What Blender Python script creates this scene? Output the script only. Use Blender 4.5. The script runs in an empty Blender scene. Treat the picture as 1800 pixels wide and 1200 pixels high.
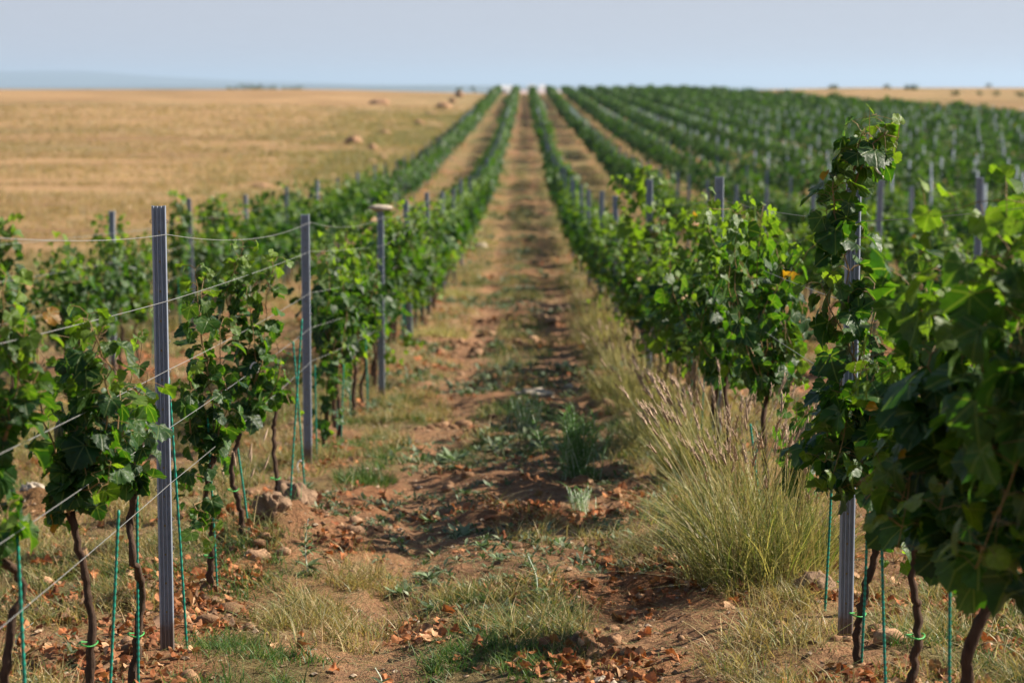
import bpy, math
import numpy as np
from mathutils import Vector

R = math.radians
S = bpy.context.scene
COL = S.collection

# ------------------------------------------------------------------ camera
EYE = 1.78
PITCH = R(6.87)
FPX = 3750.0                      # focal length in pixels of the 1800 px wide photograph
VPX = 22.0                        # the rows run to a point a little right of the middle
cam = bpy.data.cameras.new('camera')
cam.sensor_width = 36.0
cam.lens = 36.0 * FPX / 1800.0
cam.clip_start = 0.05
cam.clip_end = 90000.0
cam.dof.use_dof = True
cam.dof.focus_distance = 8.3
cam.dof.aperture_fstop = 3.1
cam_o = bpy.data.objects.new('camera', cam)
COL.objects.link(cam_o)
YAW = math.atan(VPX / FPX)
cam_o.location = (0, 0, EYE)
cam_o.rotation_euler = (math.pi / 2 - PITCH, 0, YAW)
S.camera = cam_o

# ------------------------------------------------------------------ world, sun, exposure
SUN_AZ, SUN_EL = R(76), R(37)     # azimuth from the rows' direction towards the right
w = bpy.data.worlds.new('World')
S.world = w
w.use_nodes = True
wn = w.node_tree
wn.nodes.clear()
sky = wn.nodes.new('ShaderNodeTexSky')
sky.sky_type = 'NISHITA'
sky.sun_disc = False
sky.sun_elevation = SUN_EL
sky.sun_rotation = SUN_AZ
sky.air_density = 1.0
sky.dust_density = 1.0
sky.ozone_density = 1.6
# a bright haze band low over the horizon, the clear darker sky above it
tcw = wn.nodes.new('ShaderNodeTexCoord')
sxw = wn.nodes.new('ShaderNodeSeparateXYZ')
wn.links.new(tcw.outputs['Generated'], sxw.inputs[0])
mrw = wn.nodes.new('ShaderNodeMapRange')
mrw.interpolation_type = 'SMOOTHSTEP'
mrw.inputs['From Min'].default_value = 0.03
mrw.inputs['From Max'].default_value = 0.22
mrw.inputs['To Min'].default_value = 0.9
mrw.inputs['To Max'].default_value = 0.0
wn.links.new(sxw.outputs['Z'], mrw.inputs['Value'])
hz = wn.nodes.new('ShaderNodeMix')
hz.data_type = 'RGBA'
wn.links.new(mrw.outputs[0], hz.inputs[0])
hz.inputs[7].default_value = (5.75, 6.05, 7.0, 1)
bg = wn.nodes.new('ShaderNodeBackground')
bg.inputs['Strength'].default_value = 0.05
wo = wn.nodes.new('ShaderNodeOutputWorld')
wn.links.new(sky.outputs[0], hz.inputs[6])
wn.links.new(hz.outputs[2], bg.inputs['Color'])
wn.links.new(bg.outputs[0], wo.inputs[0])

sl = bpy.data.lights.new('sun', 'SUN')
sl.energy = 5.0
sl.angle = R(0.6)
sl.color = (1.0, 0.91, 0.77)
sun = bpy.data.objects.new('sun', sl)
COL.objects.link(sun)
sdir = Vector((math.sin(SUN_AZ) * math.cos(SUN_EL), math.cos(SUN_AZ) * math.cos(SUN_EL), math.sin(SUN_EL)))
sun.rotation_euler = sdir.to_track_quat('Z', 'Y').to_euler()
sun.location = (30, 20, 40)

vs = S.view_settings
vs.view_transform = 'Standard'
vs.look = 'None'
vs.exposure = 1.0
vs.gamma = 1.0
vs.use_curve_mapping = False
S.cycles.use_denoising = True
S.cycles.max_bounces = 8
S.cycles.transparent_max_bounces = 4
S.cycles.sample_clamp_indirect = 6.0

# ------------------------------------------------------------------ number helpers
def rng_of(k):
    return np.random.default_rng(k)

def hash2(ix, iy, seed):
    n = (ix.astype(np.int64) * 374761393 + iy.astype(np.int64) * 668265263 + seed * 1442695041) & 0x7fffffff
    n = ((n ^ (n >> 13)) * 1274126177) & 0x7fffffff
    n = ((n ^ (n >> 15)) * 2246822519) & 0x7fffffff
    return (n ^ (n >> 16)) / float(0x7fffffff)

def vnoise(x, y, seed=0):
    x = np.asarray(x, float); y = np.asarray(y, float)
    x0 = np.floor(x); y0 = np.floor(y)
    fx = x - x0; fy = y - y0
    fx = fx * fx * (3 - 2 * fx); fy = fy * fy * (3 - 2 * fy)
    a = hash2(x0, y0, seed); b = hash2(x0 + 1, y0, seed)
    c = hash2(x0, y0 + 1, seed); d = hash2(x0 + 1, y0 + 1, seed)
    return (a + (b - a) * fx) * (1 - fy) + (c + (d - c) * fx) * fy

def fbm(x, y, seed=0, octv=4):
    t = 0; amp = 1; tot = 0
    for k in range(octv):
        t = t + amp * vnoise(x * 2 ** k, y * 2 ** k, seed + 17 * k)
        tot += amp; amp *= 0.5
    return t / tot

def sstep(a, b, x):
    t = np.clip((x - a) / (b - a), 0, 1)
    return t * t * (3 - 2 * t)

def pchip(xk, yk, x):
    xk = np.array(xk, float); yk = np.array(yk, float)
    h = np.diff(xk); dl = np.diff(yk) / h
    m = np.zeros_like(xk)
    m[0], m[-1] = dl[0], dl[-1]
    for i in range(1, len(xk) - 1):
        if dl[i - 1] * dl[i] > 0:
            w1 = 2 * h[i] + h[i - 1]; w2 = h[i] + 2 * h[i - 1]
            m[i] = (w1 + w2) / (w1 / dl[i - 1] + w2 / dl[i])
    i = np.clip(np.searchsorted(xk, x) - 1, 0, len(h) - 1)
    t = (x - xk[i]) / h[i]
    return (yk[i] * (1 + 2 * t) * (1 - t) ** 2 + h[i] * m[i] * t * (1 - t) ** 2
            + yk[i + 1] * t * t * (3 - 2 * t) + h[i] * m[i + 1] * t * t * (t - 1))

# the ground falls away from the camera, bottoms out near 90 m and climbs to a crest near 370 m
PD = [-60, 0, 8.1, 13.8, 19, 24.2, 43, 65, 90, 107, 130, 172, 250, 340, 372, 430, 520, 750, 1300, 3000, 8000, 60000]
PZ = [-0.5, 1.78, 2.18, 2.42, 2.74, 2.98, 3.72, 4.15, 4.40, 4.29, 4.11, 3.75, 2.88, 1.86, 1.58, 2.3, 5.2, 13, 27, 42, 46, 46]
MOUNDS = []       # (x, y, radius x, radius y, height)

def terr(x, y):
    x = np.asarray(x, float); y = np.asarray(y, float)
    z = EYE - pchip(PD, PZ, np.clip(y, -60, 59999))
    k = sstep(140, 370, y) * (1 - sstep(700, 1600, y))
    ax = np.abs(x)
    z = z + k * np.where(x > 0, 0.95 * sstep(16, 60, ax), 0.68 * sstep(3, 40, ax))
    z = z + 0.05 * np.clip(x, -3, 3) * (1 - sstep(14, 45, y)) * sstep(-20, 0, y)
    far = sstep(1500, 5000, np.hypot(x, y))
    return z * (1 - far) + (EYE - 44) * far

def track(x):
    return np.exp(-((x + 0.60) / 0.22) ** 2) + np.exp(-((x - 0.42) / 0.24) ** 2)

def relief(x, y):
    r = np.hypot(x, y)
    k1 = 1 - sstep(60, 160, r)
    k2 = 1 - sstep(16, 40, r)
    z = 0.10 * (fbm(x * 0.9, y * 0.55, 3, 3) - 0.5) * k1
    z = z + (0.075 * (fbm(x * 4.0, y * 3.2, 5, 3) - 0.5) + 0.032 * (vnoise(x * 16, y * 15, 9) - 0.5)) * k2
    z = z + 0.10 * (fbm(x * 1.8, y * 1.6, 15, 2) - 0.5) * sstep(12, 22, r) * k1
    z = z - (0.03 + 0.05 * track(x)) * k1
    for lx in ROW_X:
        z = z + 0.03 * np.exp(-((x - lx) / 0.33) ** 2) * k1
    for mx, my, rx, ry, h in MOUNDS:
        g = np.exp(-(((x - mx) / rx) ** 2 + ((y - my) / ry) ** 2) ** 1.4)
        z = z + h * g * (0.35 + 1.3 * fbm(x * 11, y * 11, 21, 3))
    return z

L1X, L2X, R1X, SP = -1.42, -4.27, 1.245, 2.70
ROW_X = [L2X, L1X] + [R1X + SP * k for k in range(0, 5)]

def gz(x, y):
    return terr(x, y) + relief(x, y)

def gz1(x, y):
    return float(gz(np.array([x]), np.array([y]))[0])

cp, sp_ = math.cos(PITCH), math.sin(PITCH)
FWD = np.array([-math.sin(YAW) * cp, math.cos(YAW) * cp, -sp_])
RGT = np.array([math.cos(YAW), math.sin(YAW), 0.0])
UPV = np.cross(RGT, FWD)

def P(px, py, d):
    """the point at distance d ahead (along the rows) that the photograph shows at px, py"""
    v = FWD + RGT * (px - 900) / FPX + UPV * (600 - py) / FPX
    v = v / v[1] * d
    return np.array([v[0], v[1], v[2] + EYE])

def proj(p):
    q = np.asarray(p, float) - np.array([0, 0, EYE])
    zc = q @ FWD
    return 900 + FPX * (q @ RGT) / zc, 600 - FPX * (q @ UPV) / zc

def G(px, py):
    """the ground point that the photograph shows at px, py"""
    lo, hi = 3.0, 372.0
    ds = np.geomspace(lo, hi, 900)
    for d in ds:
        p = P(px, py, d)
        if p[2] <= float(terr(p[0], d)):
            return p[0], d
    return p[0], hi

# ------------------------------------------------------------------ mesh helpers
class Mesher:
    def __init__(s):
        s.v = []; s.f = []; s.c = []; s.u = []; s.m = []; s.n = 0
    def add(s, v, faces, col=(1, 1, 1), uv=None, mat=0):
        v = np.asarray(v, float).reshape(-1, 3)
        if len(v) == 0:
            return
        for fa in (faces if isinstance(faces, list) else [faces]):
            fa = np.asarray(fa, np.int64)
            if len(fa):
                s.f.append(fa + s.n); s.m.append(np.full(len(fa), mat, np.int32))
        c = np.ones((len(v), 4)); c[:, :3] = col
        s.c.append(c)
        s.u.append(np.zeros((len(v), 3)) if uv is None else np.asarray(uv, float).reshape(-1, 3))
        s.v.append(v); s.n += len(v)
    def mesh(s, name, mats, smooth=True):
        me = bpy.data.meshes.new(name)
        if not s.v:
            return me
        v = np.concatenate(s.v)
        me.vertices.add(len(v)); me.vertices.foreach_set('co', v.astype(np.float32).ravel())
        loops = np.concatenate([f.ravel() for f in s.f]).astype(np.int32)
        tot = np.concatenate([np.full(len(f), f.shape[1], np.int32) for f in s.f])
        st = np.concatenate([[0], np.cumsum(tot)[:-1]]).astype(np.int32)
        me.loops.add(len(loops)); me.loops.foreach_set('vertex_index', loops)
        me.polygons.add(len(tot))
        me.polygons.foreach_set('loop_start', st)
        me.polygons.foreach_set('material_index', np.concatenate(s.m))
        me.polygons.foreach_set('use_smooth', np.full(len(tot), bool(smooth)))
        a = me.attributes.new('tint', 'FLOAT_COLOR', 'POINT')
        a.data.foreach_set('color', np.concatenate(s.c).astype(np.float32).ravel())
        b = me.attributes.new('luv', 'FLOAT_VECTOR', 'POINT')
        b.data.foreach_set('vector', np.concatenate(s.u).astype(np.float32).ravel())
        for m in (mats if isinstance(mats, (list, tuple)) else [mats]):
            me.materials.append(m)
        me.update(calc_edges=True)
        me.validate()
        return me

def link(name, me, parent=None, loc=(0, 0, 0)):
    o = bpy.data.objects.new(name, me)
    COL.objects.link(o)
    o.location = loc
    if parent is not None:
        o.parent = parent
    return o

def tag(o, label=None, cat=None, group=None, kind=None):
    if label: o['label'] = label
    if cat: o['category'] = cat
    if group: o['group'] = group
    if kind: o['kind'] = kind
    return o

def thing(name, loc, label, cat, group=None, rz=0.0):
    o = link(name, None, None, loc)
    o.rotation_euler = (0, 0, rz)
    return tag(o, label, cat, group)

def copy_thing(src):
    r = src.copy(); COL.objects.link(r)
    for ch in src.children:
        c = ch.copy(); COL.objects.link(c); c.parent = r
        for g in ch.children:
            d = g.copy(); COL.objects.link(d); d.parent = c
    return r

def nrm(a):
    return a / np.maximum(np.linalg.norm(a, axis=-1, keepdims=True), 1e-9)

def spline(pts, n):
    """smooth curve through points, n samples"""
    p = np.asarray(pts, float)
    if len(p) == 2:
        t = np.linspace(0, 1, n)[:, None]
        return p[0] * (1 - t) + p[1] * t
    q = np.vstack([2 * p[0] - p[1], p, 2 * p[-1] - p[-2]])
    L = np.concatenate([[0], np.cumsum(np.linalg.norm(np.diff(p, axis=0), axis=1))])
    out = []
    for s in np.linspace(0, L[-1], n):
        i = min(max(int(np.searchsorted(L, s) - 1), 0), len(p) - 2)
        t = (s - L[i]) / max(L[i + 1] - L[i], 1e-9)
        a, b, c, d = q[i], q[i + 1], q[i + 2], q[i + 3]
        out.append(0.5 * (2 * b + (c - a) * t + (2 * a - 5 * b + 4 * c - d) * t * t + (3 * b - a - 3 * c + d) * t ** 3))
    return np.array(out)

def tube(ms, pts, rad, sides=6, col=(1, 1, 1), mat=0, cap=True):
    p = np.asarray(pts, float); n = len(p)
    r = np.broadcast_to(np.asarray(rad, float), (n,)) if np.ndim(rad) < 2 else rad
    t = nrm(np.gradient(p, axis=0))
    ref = np.array([1.0, 0.13, 0.07]) if abs(t[0] @ np.array([1.0, 0, 0])) < 0.8 else np.array([0.1, 1.0, 0.05])
    a = nrm(np.cross(t, ref)); b = np.cross(t, a)
    th = np.linspace(0, 2 * np.pi, sides, endpoint=False)
    ring = (a[:, None, :] * np.cos(th)[None, :, None] + b[:, None, :] * np.sin(th)[None, :, None])
    if np.ndim(rad) == 2:
        v = p[:, None, :] + ring * rad[:, :, None]
    else:
        v = p[:, None, :] + ring * r[:, None, None]
    idx = np.arange(n * sides).reshape(n, sides)
    f = np.stack([idx[:-1], np.roll(idx, -1, 1)[:-1], np.roll(idx, -1, 1)[1:], idx[1:]], -1).reshape(-1, 4)
    vv = v.reshape(-1, 3)
    faces = [f]
    if cap:
        vv = np.vstack([vv, p[0], p[-1]])
        c0, c1 = n * sides, n * sides + 1
        k = np.arange(sides)
        faces.append(np.stack([np.roll(idx[0], -1), idx[0], np.full(sides, c0)], -1))
        faces.append(np.stack([idx[-1], np.roll(idx[-1], -1), np.full(sides, c1)], -1))
    ms.add(vv, faces, col, mat=mat)

def blob(ms, c, r, seed, rough=0.25, nu=18, nv=11, col=(1, 1, 1), mat=0, freq=2.2):
    """a lumpy closed body"""
    u = np.linspace(0, 2 * np.pi, nu, endpoint=False)
    v = np.linspace(0, np.pi, nv)[1:-1]
    uu, vv = np.meshgrid(u, v)
    d = np.stack([np.sin(vv) * np.cos(uu), np.sin(vv) * np.sin(uu), np.cos(vv)], -1).reshape(-1, 3)
    d = np.vstack([d, [0, 0, 1], [0, 0, -1]])
    k = 1 + rough * 2 * (fbm(d[:, 0] * freq + 7 + d[:, 2] * 1.3, d[:, 1] * freq + 3 - d[:, 2] * 1.7, seed, 3) - 0.5)
    pts = d * k[:, None] * np.asarray(r) + np.asarray(c)
    m = len(v)
    idx = np.arange(m * nu).reshape(m, nu)
    f = np.stack([idx[:-1], idx[1:], np.roll(idx, -1, 1)[1:], np.roll(idx, -1, 1)[:-1]], -1).reshape(-1, 4)
    t = np.stack([np.full(nu, m * nu), idx[0], np.roll(idx[0], -1)], -1)
    b = np.stack([np.full(nu, m * nu + 1), np.roll(idx[-1], -1), idx[-1]], -1)
    ms.add(pts, [f, t, b], col, mat=mat)

def box(ms, lo, hi, col=(1, 1, 1), mat=0):
    x0, y0, z0 = lo; x1, y1, z1 = hi
    v = [(x0, y0, z0), (x1, y0, z0), (x1, y1, z0), (x0, y1, z0), (x0, y0, z1), (x1, y0, z1), (x1, y1, z1), (x0, y1, z1)]
    f = [(0, 3, 2, 1), (4, 5, 6, 7), (0, 1, 5, 4), (1, 2, 6, 5), (2, 3, 7, 6), (3, 0, 4, 7)]
    ms.add(v, np.array(f), col, mat=mat)

# ------------------------------------------------------------------ materials
def new_mat(name):
    m = bpy.data.materials.new(name); m.use_nodes = True
    nt = m.node_tree; nt.nodes.clear()
    out = nt.nodes.new('ShaderNodeOutputMaterial')
    return m, nt, out

def N(nt, t, **kw):
    n = nt.nodes.new(t)
    for k, v in kw.items():
        setattr(n, k, v)
    return n

def noise(nt, scale, detail=4, rough=0.6, coord='Object', vec=None):
    n = N(nt, 'ShaderNodeTexNoise'); n.inputs['Scale'].default_value = scale
    n.inputs['Detail'].default_value = detail; n.inputs['Roughness'].default_value = rough
    if vec is None:
        tc = N(nt, 'ShaderNodeTexCoord'); vec = tc.outputs[coord]
    nt.links.new(vec, n.inputs['Vector'])
    return n

def ramp(nt, src, stops):
    r = N(nt, 'ShaderNodeValToRGB')
    e = r.color_ramp.elements
    while len(e) < len(stops):
        e.new(0.5)
    for i, (p, c) in enumerate(stops):
        e[i].position = p; e[i].color = (*c, 1) if len(c) == 3 else c
    nt.links.new(src, r.inputs[0])
    return r

def mixc(nt, a, b, fac, mode='MULTIPLY'):
    m = N(nt, 'ShaderNodeMix', data_type='RGBA', blend_type=mode)
    if isinstance(fac, (int, float)): m.inputs[0].default_value = fac
    else: nt.links.new(fac, m.inputs[0])
    for s, i in ((a, 6), (b, 7)):
        if isinstance(s, tuple): m.inputs[i].default_value = (*s, 1)
        else: nt.links.new(s, m.inputs[i])
    return m.outputs[2]

def bumpn(nt, h, strength, dist):
    b = N(nt, 'ShaderNodeBump'); b.inputs['Strength'].default_value = strength
    b.inputs['Distance'].default_value = dist
    nt.links.new(h, b.inputs['Height'])
    return b.outputs[0]

def math_(nt, op, a, b=None):
    m = N(nt, 'ShaderNodeMath', operation=op)
    for s, i in ((a, 0), (b, 1)):
        if s is None: continue
        if isinstance(s, (int, float)): m.inputs[i].default_value = s
        else: nt.links.new(s, m.inputs[i])
    return m.outputs[0]

def mat_leaf(name='vine_leaf', transl=0.38, rough=0.46, spec=0.32, veins=True, tcol=(2.6, 2.7, 0.5)):
    m, nt, out = new_mat(name)
    at = N(nt, 'ShaderNodeAttribute', attribute_name='tint')
    base = at.outputs['Color']
    geo = N(nt, 'ShaderNodeNewGeometry')
    nz = noise(nt, 60, 3, 0.6)
    base = mixc(nt, base, ramp(nt, nz.outputs[0], [(0.3, (0.72, 0.75, 0.7)), (0.7, (1.2, 1.18, 1.1))]).outputs[0], 1.0)
    nrmo = None
    if veins:
        lu = N(nt, 'ShaderNodeAttribute', attribute_name='luv')
        sx = N(nt, 'ShaderNodeSeparateXYZ'); nt.links.new(lu.outputs['Vector'], sx.inputs[0])
        ang = math_(nt, 'ARCTAN2', math_(nt, 'ABSOLUTE', sx.outputs[0]), sx.outputs[1])
        rad = math_(nt, 'SQRT', math_(nt, 'ADD', math_(nt, 'MULTIPLY', sx.outputs[0], sx.outputs[0]), math_(nt, 'MULTIPLY', sx.outputs[1], sx.outputs[1])))
        d = None
        for a in (0.0, 0.86, 1.75):
            k = math_(nt, 'MULTIPLY', math_(nt, 'ABSOLUTE', math_(nt, 'SUBTRACT', ang, a)), rad)
            d = k if d is None else math_(nt, 'MINIMUM', d, k)
        v = ramp(nt, d, [(0.0, (1, 1, 1)), (0.035, (0, 0, 0))])
        base = mixc(nt, base, (0.20, 0.26, 0.09), math_(nt, 'MULTIPLY', v.outputs[0], 0.5), 'MIX')
        w2 = noise(nt, 7.0, 2, 0.5, vec=lu.outputs['Vector'])
        h = math_(nt, 'ADD', math_(nt, 'MULTIPLY', v.outputs[0], -0.5), w2.outputs[0])
        nrmo = bumpn(nt, h, 0.5, 0.006)
    under = mixc(nt, base, (0.095, 0.16, 0.06), 0.4, 'MIX')
    colr = mixc(nt, base, under, geo.outputs['Backfacing'], 'MIX')
    pb = N(nt, 'ShaderNodeBsdfPrincipled')
    pb.inputs['Roughness'].default_value = rough
    pb.inputs['Specular IOR Level'].default_value = spec
    nt.links.new(colr, pb.inputs['Base Color'])
    tr = N(nt, 'ShaderNodeBsdfTranslucent')
    tc = mixc(nt, base, tcol, 1.0)
    nt.links.new(tc, tr.inputs['Color'])
    if nrmo is not None:
        nt.links.new(nrmo, pb.inputs['Normal'])
    mx = N(nt, 'ShaderNodeMixShader'); mx.inputs[0].default_value = transl
    nt.links.new(pb.outputs[0], mx.inputs[1]); nt.links.new(tr.outputs[0], mx.inputs[2])
    nt.links.new(mx.outputs[0], out.inputs[0])
    return m

def mat_plain(name, col, rough=0.6, spec=0.4, metal=0.0, nscale=20, namp=0.35, bump=0.0, bdist=0.01, tint=False, stretch=None):
    m, nt, out = new_mat(name)
    tc = N(nt, 'ShaderNodeTexCoord'); vec = tc.outputs['Object']
    if stretch:
        mp = N(nt, 'ShaderNodeMapping'); mp.inputs['Scale'].default_value = stretch
        nt.links.new(vec, mp.inputs[0]); vec = mp.outputs[0]
    nz = noise(nt, nscale, 5, 0.65, vec=vec)
    r = ramp(nt, nz.outputs[0], [(0.25, (1 - namp,) * 3), (0.75, (1 + namp,) * 3)])
    src = col
    if tint:
        at = N(nt, 'ShaderNodeAttribute', attribute_name='tint')
        src = mixc(nt, at.outputs['Color'], col, 1.0)
    c = mixc(nt, src, r.outputs[0], 1.0)
    pb = N(nt, 'ShaderNodeBsdfPrincipled')
    pb.inputs['Roughness'].default_value = rough; pb.inputs['Metallic'].default_value = metal
    pb.inputs['Specular IOR Level'].default_value = spec
    nt.links.new(c, pb.inputs['Base Color'])
    if bump:
        nt.links.new(bumpn(nt, nz.outputs[0], bump, bdist), pb.inputs['Normal'])
    nt.links.new(pb.outputs[0], out.inputs[0])
    return m

M = {}
M['leaf'] = mat_leaf()
M['leaf_far'] = mat_leaf('distant_vine_leaf', transl=0.28, veins=False, rough=0.55, spec=0.25)
M['grass'] = mat_leaf('grass_blade', transl=0.28, rough=0.5, spec=0.3, veins=False, tcol=(1.5, 1.6, 0.8))
M['dead'] = mat_leaf('dead_leaf', transl=0.15, rough=0.75, spec=0.15, veins=False, tcol=(1.4, 1.0, 0.6))
M['bark'] = mat_plain('vine_bark', (0.075, 0.045, 0.03), 0.9, 0.2, nscale=30, namp=0.6, bump=0.9, bdist=0.008, stretch=(3, 3, 0.5))
M['cane'] = mat_plain('vine_cane', (0.24, 0.15, 0.06), 0.6, 0.35, nscale=20, namp=0.3)
M['steel'] = mat_plain('galvanised_steel', (0.30, 0.345, 0.42), 0.5, 0.5, 0.2, nscale=35, namp=0.16, bump=0.05, bdist=0.002)
def dirt_on(m, z0, z1):
    nt = m.node_tree
    pb = next(n for n in nt.nodes if n.type == 'BSDF_PRINCIPLED')
    src = pb.inputs['Base Color'].links[0].from_socket
    tc = N(nt, 'ShaderNodeTexCoord'); sx = N(nt, 'ShaderNodeSeparateXYZ'); nt.links.new(tc.outputs['Object'], sx.inputs[0])
    nz = noise(nt, 25, 4, 0.7)
    h = math_(nt, 'SUBTRACT', sx.outputs[2], math_(nt, 'MULTIPLY', nz.outputs[0], z1 - z0))
    r = ramp(nt, h, [(0.0, (0.8, 0.8, 0.8)), (max(z0, 0.02), (0, 0, 0))])
    st = ramp(nt, noise(nt, 4, 5, 0.7).outputs[0], [(0.58, (0, 0, 0)), (0.78, (0.3, 0.3, 0.3))])
    c = mixc(nt, src, (0.20, 0.135, 0.09), r.outputs[0], 'MIX')
    c = mixc(nt, c, (0.50, 0.50, 0.50), st.outputs[0], 'MIX')
    nt.links.new(c, pb.inputs['Base Color'])
dirt_on(M['steel'], 0.05, 0.22)
M['steel_far'] = mat_plain('distant_steel', (0.20, 0.24, 0.31), 0.6, 0.4, 0.1, nscale=35, namp=0.16)
M['hole'] = mat_plain('post_hole', (0.32, 0.24, 0.11), 0.9, 0.1)
M['wire'] = mat_plain('wire_steel', (0.30, 0.30, 0.29), 0.5, 0.5, 0.3, nscale=60, namp=0.15)
M['stake'] = mat_plain('green_plastic', (0.012, 0.23, 0.16), 0.5, 0.4, nscale=14, namp=0.4, tint=True)
M['tie'] = mat_plain('green_tie', (0.05, 0.38, 0.07), 0.5, 0.4)
M['clip'] = mat_plain('white_plastic', (0.72, 0.70, 0.66), 0.5, 0.4, namp=0.1)
M['rock'] = mat_plain('pale_rock', (0.42, 0.35, 0.27), 0.9, 0.2, nscale=9, namp=0.35, bump=0.7, bdist=0.03)
M['heap'] = mat_plain('heap_earth', (0.34, 0.20, 0.115), 0.95, 0.15, nscale=3, namp=0.4, bump=0.8, bdist=0.08)
M['clod'] = mat_plain('earth_clod', (0.24, 0.155, 0.10), 0.95, 0.15, nscale=14, namp=0.35, bump=1.0, bdist=0.03)
M['white'] = mat_plain('white_render', (0.46, 0.46, 0.47), 0.8, 0.3, nscale=2, namp=0.06)
M['pinkroof'] = mat_plain('pale_pink_sheeting', (0.42, 0.34, 0.34), 0.7, 0.3, nscale=2, namp=0.1)
M['glass'] = mat_plain('dark_glass', (0.06, 0.07, 0.08), 0.1, 0.5, nscale=2, namp=0.05)
M['hill'] = mat_plain('far_hillside', (0.06, 0.08, 0.05), 0.95, 0.1, nscale=0.002, namp=0.3)

def mat_ground():
    m, nt, out = new_mat('vineyard_soil')
    at = N(nt, 'ShaderNodeAttribute', attribute_name='tint')
    geo = N(nt, 'ShaderNodeNewGeometry')
    pos = geo.outputs['Position']
    n1 = noise(nt, 1.3, 5, 0.65, vec=pos)
    n2 = noise(nt, 14, 6, 0.7, vec=pos)
    n3 = noise(nt, 70, 4, 0.7, vec=pos)
    c = mixc(nt, at.outputs['Color'], ramp(nt, n1.outputs[0], [(0.3, (0.8, 0.8, 0.82)), (0.7, (1.15, 1.12, 1.08))]).outputs[0], 1.0)
    c = mixc(nt, c, ramp(nt, n2.outputs[0], [(0.3, (0.62, 0.6, 0.6)), (0.5, (1.0, 1.0, 1.0)), (0.72, (1.3, 1.27, 1.2))]).outputs[0], 0.9)
    c = mixc(nt, c, ramp(nt, n3.outputs[0], [(0.32, (0.52, 0.49, 0.47)), (0.68, (1.4, 1.38, 1.35))]).outputs[0], 0.7)
    pb = N(nt, 'ShaderNodeBsdfPrincipled')
    pb.inputs['Roughness'].default_value = 0.95
    pb.inputs['Specular IOR Level'].default_value = 0.15
    nt.links.new(c, pb.inputs['Base Color'])
    h = math_(nt, 'ADD', math_(nt, 'MULTIPLY', n2.outputs[0], 1.0), math_(nt, 'MULTIPLY', n3.outputs[0], 0.35))
    nt.links.new(bumpn(nt, h, 1.0, 0.065), pb.inputs['Normal'])
    nt.links.new(pb.outputs[0], out.inputs[0])
    return m
M['ground'] = mat_ground()

# ------------------------------------------------------------------ rows: where posts and vines stand
POST_STEP = 5.45
FIELD_EDGE = lambda y: -5.6 - 0.004 * y          # the stubble field begins left of this line

def vine_end(x):
    return np.maximum(np.where(x < 25, 352.0, 352.0 - (x - 25) * 8.4), 70.0)

MOUNDS += [
    (*G(500, 945), 0.17, 0.22, 0.12), (*G(470, 975), 0.16, 0.18, 0.08), (*G(545, 925), 0.20, 0.35, 0.07),
    (*G(640, 655), 0.5, 0.9, 0.16), (*G(700, 640), 0.3, 0.8, 0.10),
    (*G(1290, 1010), 0.30, 0.45, 0.025), (*G(1000, 1000), 0.22, 0.16, 0.05), (*G(830, 905), 0.3, 0.12, 0.05),
    (*G(60, 900), 0.6, 0.5, 0.12), (*G(20, 830), 0.7, 0.6, 0.14), (*G(1090, 1010), 0.25, 0.10, 0.05),
    (*G(530, 800), 0.12, 0.3, 0.04),
]

# ------------------------------------------------------------------ ground
def masks(x, y):
    """green grass, dry grass and dead-leaf cover of the ground, 0..1"""
    r = np.hypot(x, y)
    tr = track(x)
    g = fbm(x * 1.1 + 5, y * 0.7, 31, 4)
    mid = np.exp(-((x + 0.12) / 0.34) ** 2) * (1 - 0.7 * sstep(13, 24, y))
    lft = np.exp(-((x + 1.12) / 0.34) ** 2)
    rgt = np.exp(-((x - 0.98) / 0.25) ** 2)
    onpath = (x > L1X - 0.2) & (x < R1X + 0.2)
    far_green = sstep(15, 45, y)
    green = sstep(0.50, 0.66, g + 0.14 * mid + 0.13 * lft + 0.10 * rgt - 0.20 * np.clip(tr, 0, 1) + 0.05 * far_green
                  + 0.10 * np.exp(-((x + 0.25) / 0.4) ** 2 - ((y - 8.3) / 1.0) ** 2) + 0.16 * np.exp(-((x + 0.95) / 0.35) ** 2 - ((y - 8.9) / 1.1) ** 2)
                  - 0.16 * np.exp(-((x + 0.45) / 0.55) ** 2 - ((y - 10.8) / 1.1) ** 2))
    d = fbm(x * 1.4 + 40, y * 0.8 + 9, 57, 4)
    off = np.where(onpath, 0.0, 0.14)
    dry = sstep(0.50, 0.66, d + 0.12 * lft + 0.16 * rgt - 0.16 * np.clip(tr, 0, 1) + off + 0.05 * far_green)
    rowd = np.min([np.abs(x - lx) for lx in ROW_X], axis=0)
    lf = fbm(x * 2.2 + 11, y * 1.8 + 4, 77, 3)
    leaf = sstep(0.56, 0.72, lf + 0.17 * np.exp(-(rowd / 0.28) ** 2) + np.where(x < -1.5, 0.05, 0.0) + np.where(x > 1.5, 0.07, 0))
    field = sstep(-0.5, 0.5, FIELD_EDGE(y) - x + 1.6 * (fbm(y * 0.1, x * 0.1, 61, 2) - 0.5))
    return green, dry, leaf, field

SOIL = np.array([0.28, 0.140, 0.072]); SOIL2 = np.array([0.39, 0.228, 0.130])
GREEN = np.array([0.090, 0.120, 0.042]); DRY = np.array([0.31, 0.235, 0.115]); DEADC = np.array([0.34, 0.145, 0.065])
WHEAT = np.array([0.44, 0.285, 0.145]); WHEAT2 = np.array([0.27, 0.168, 0.080])

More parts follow.
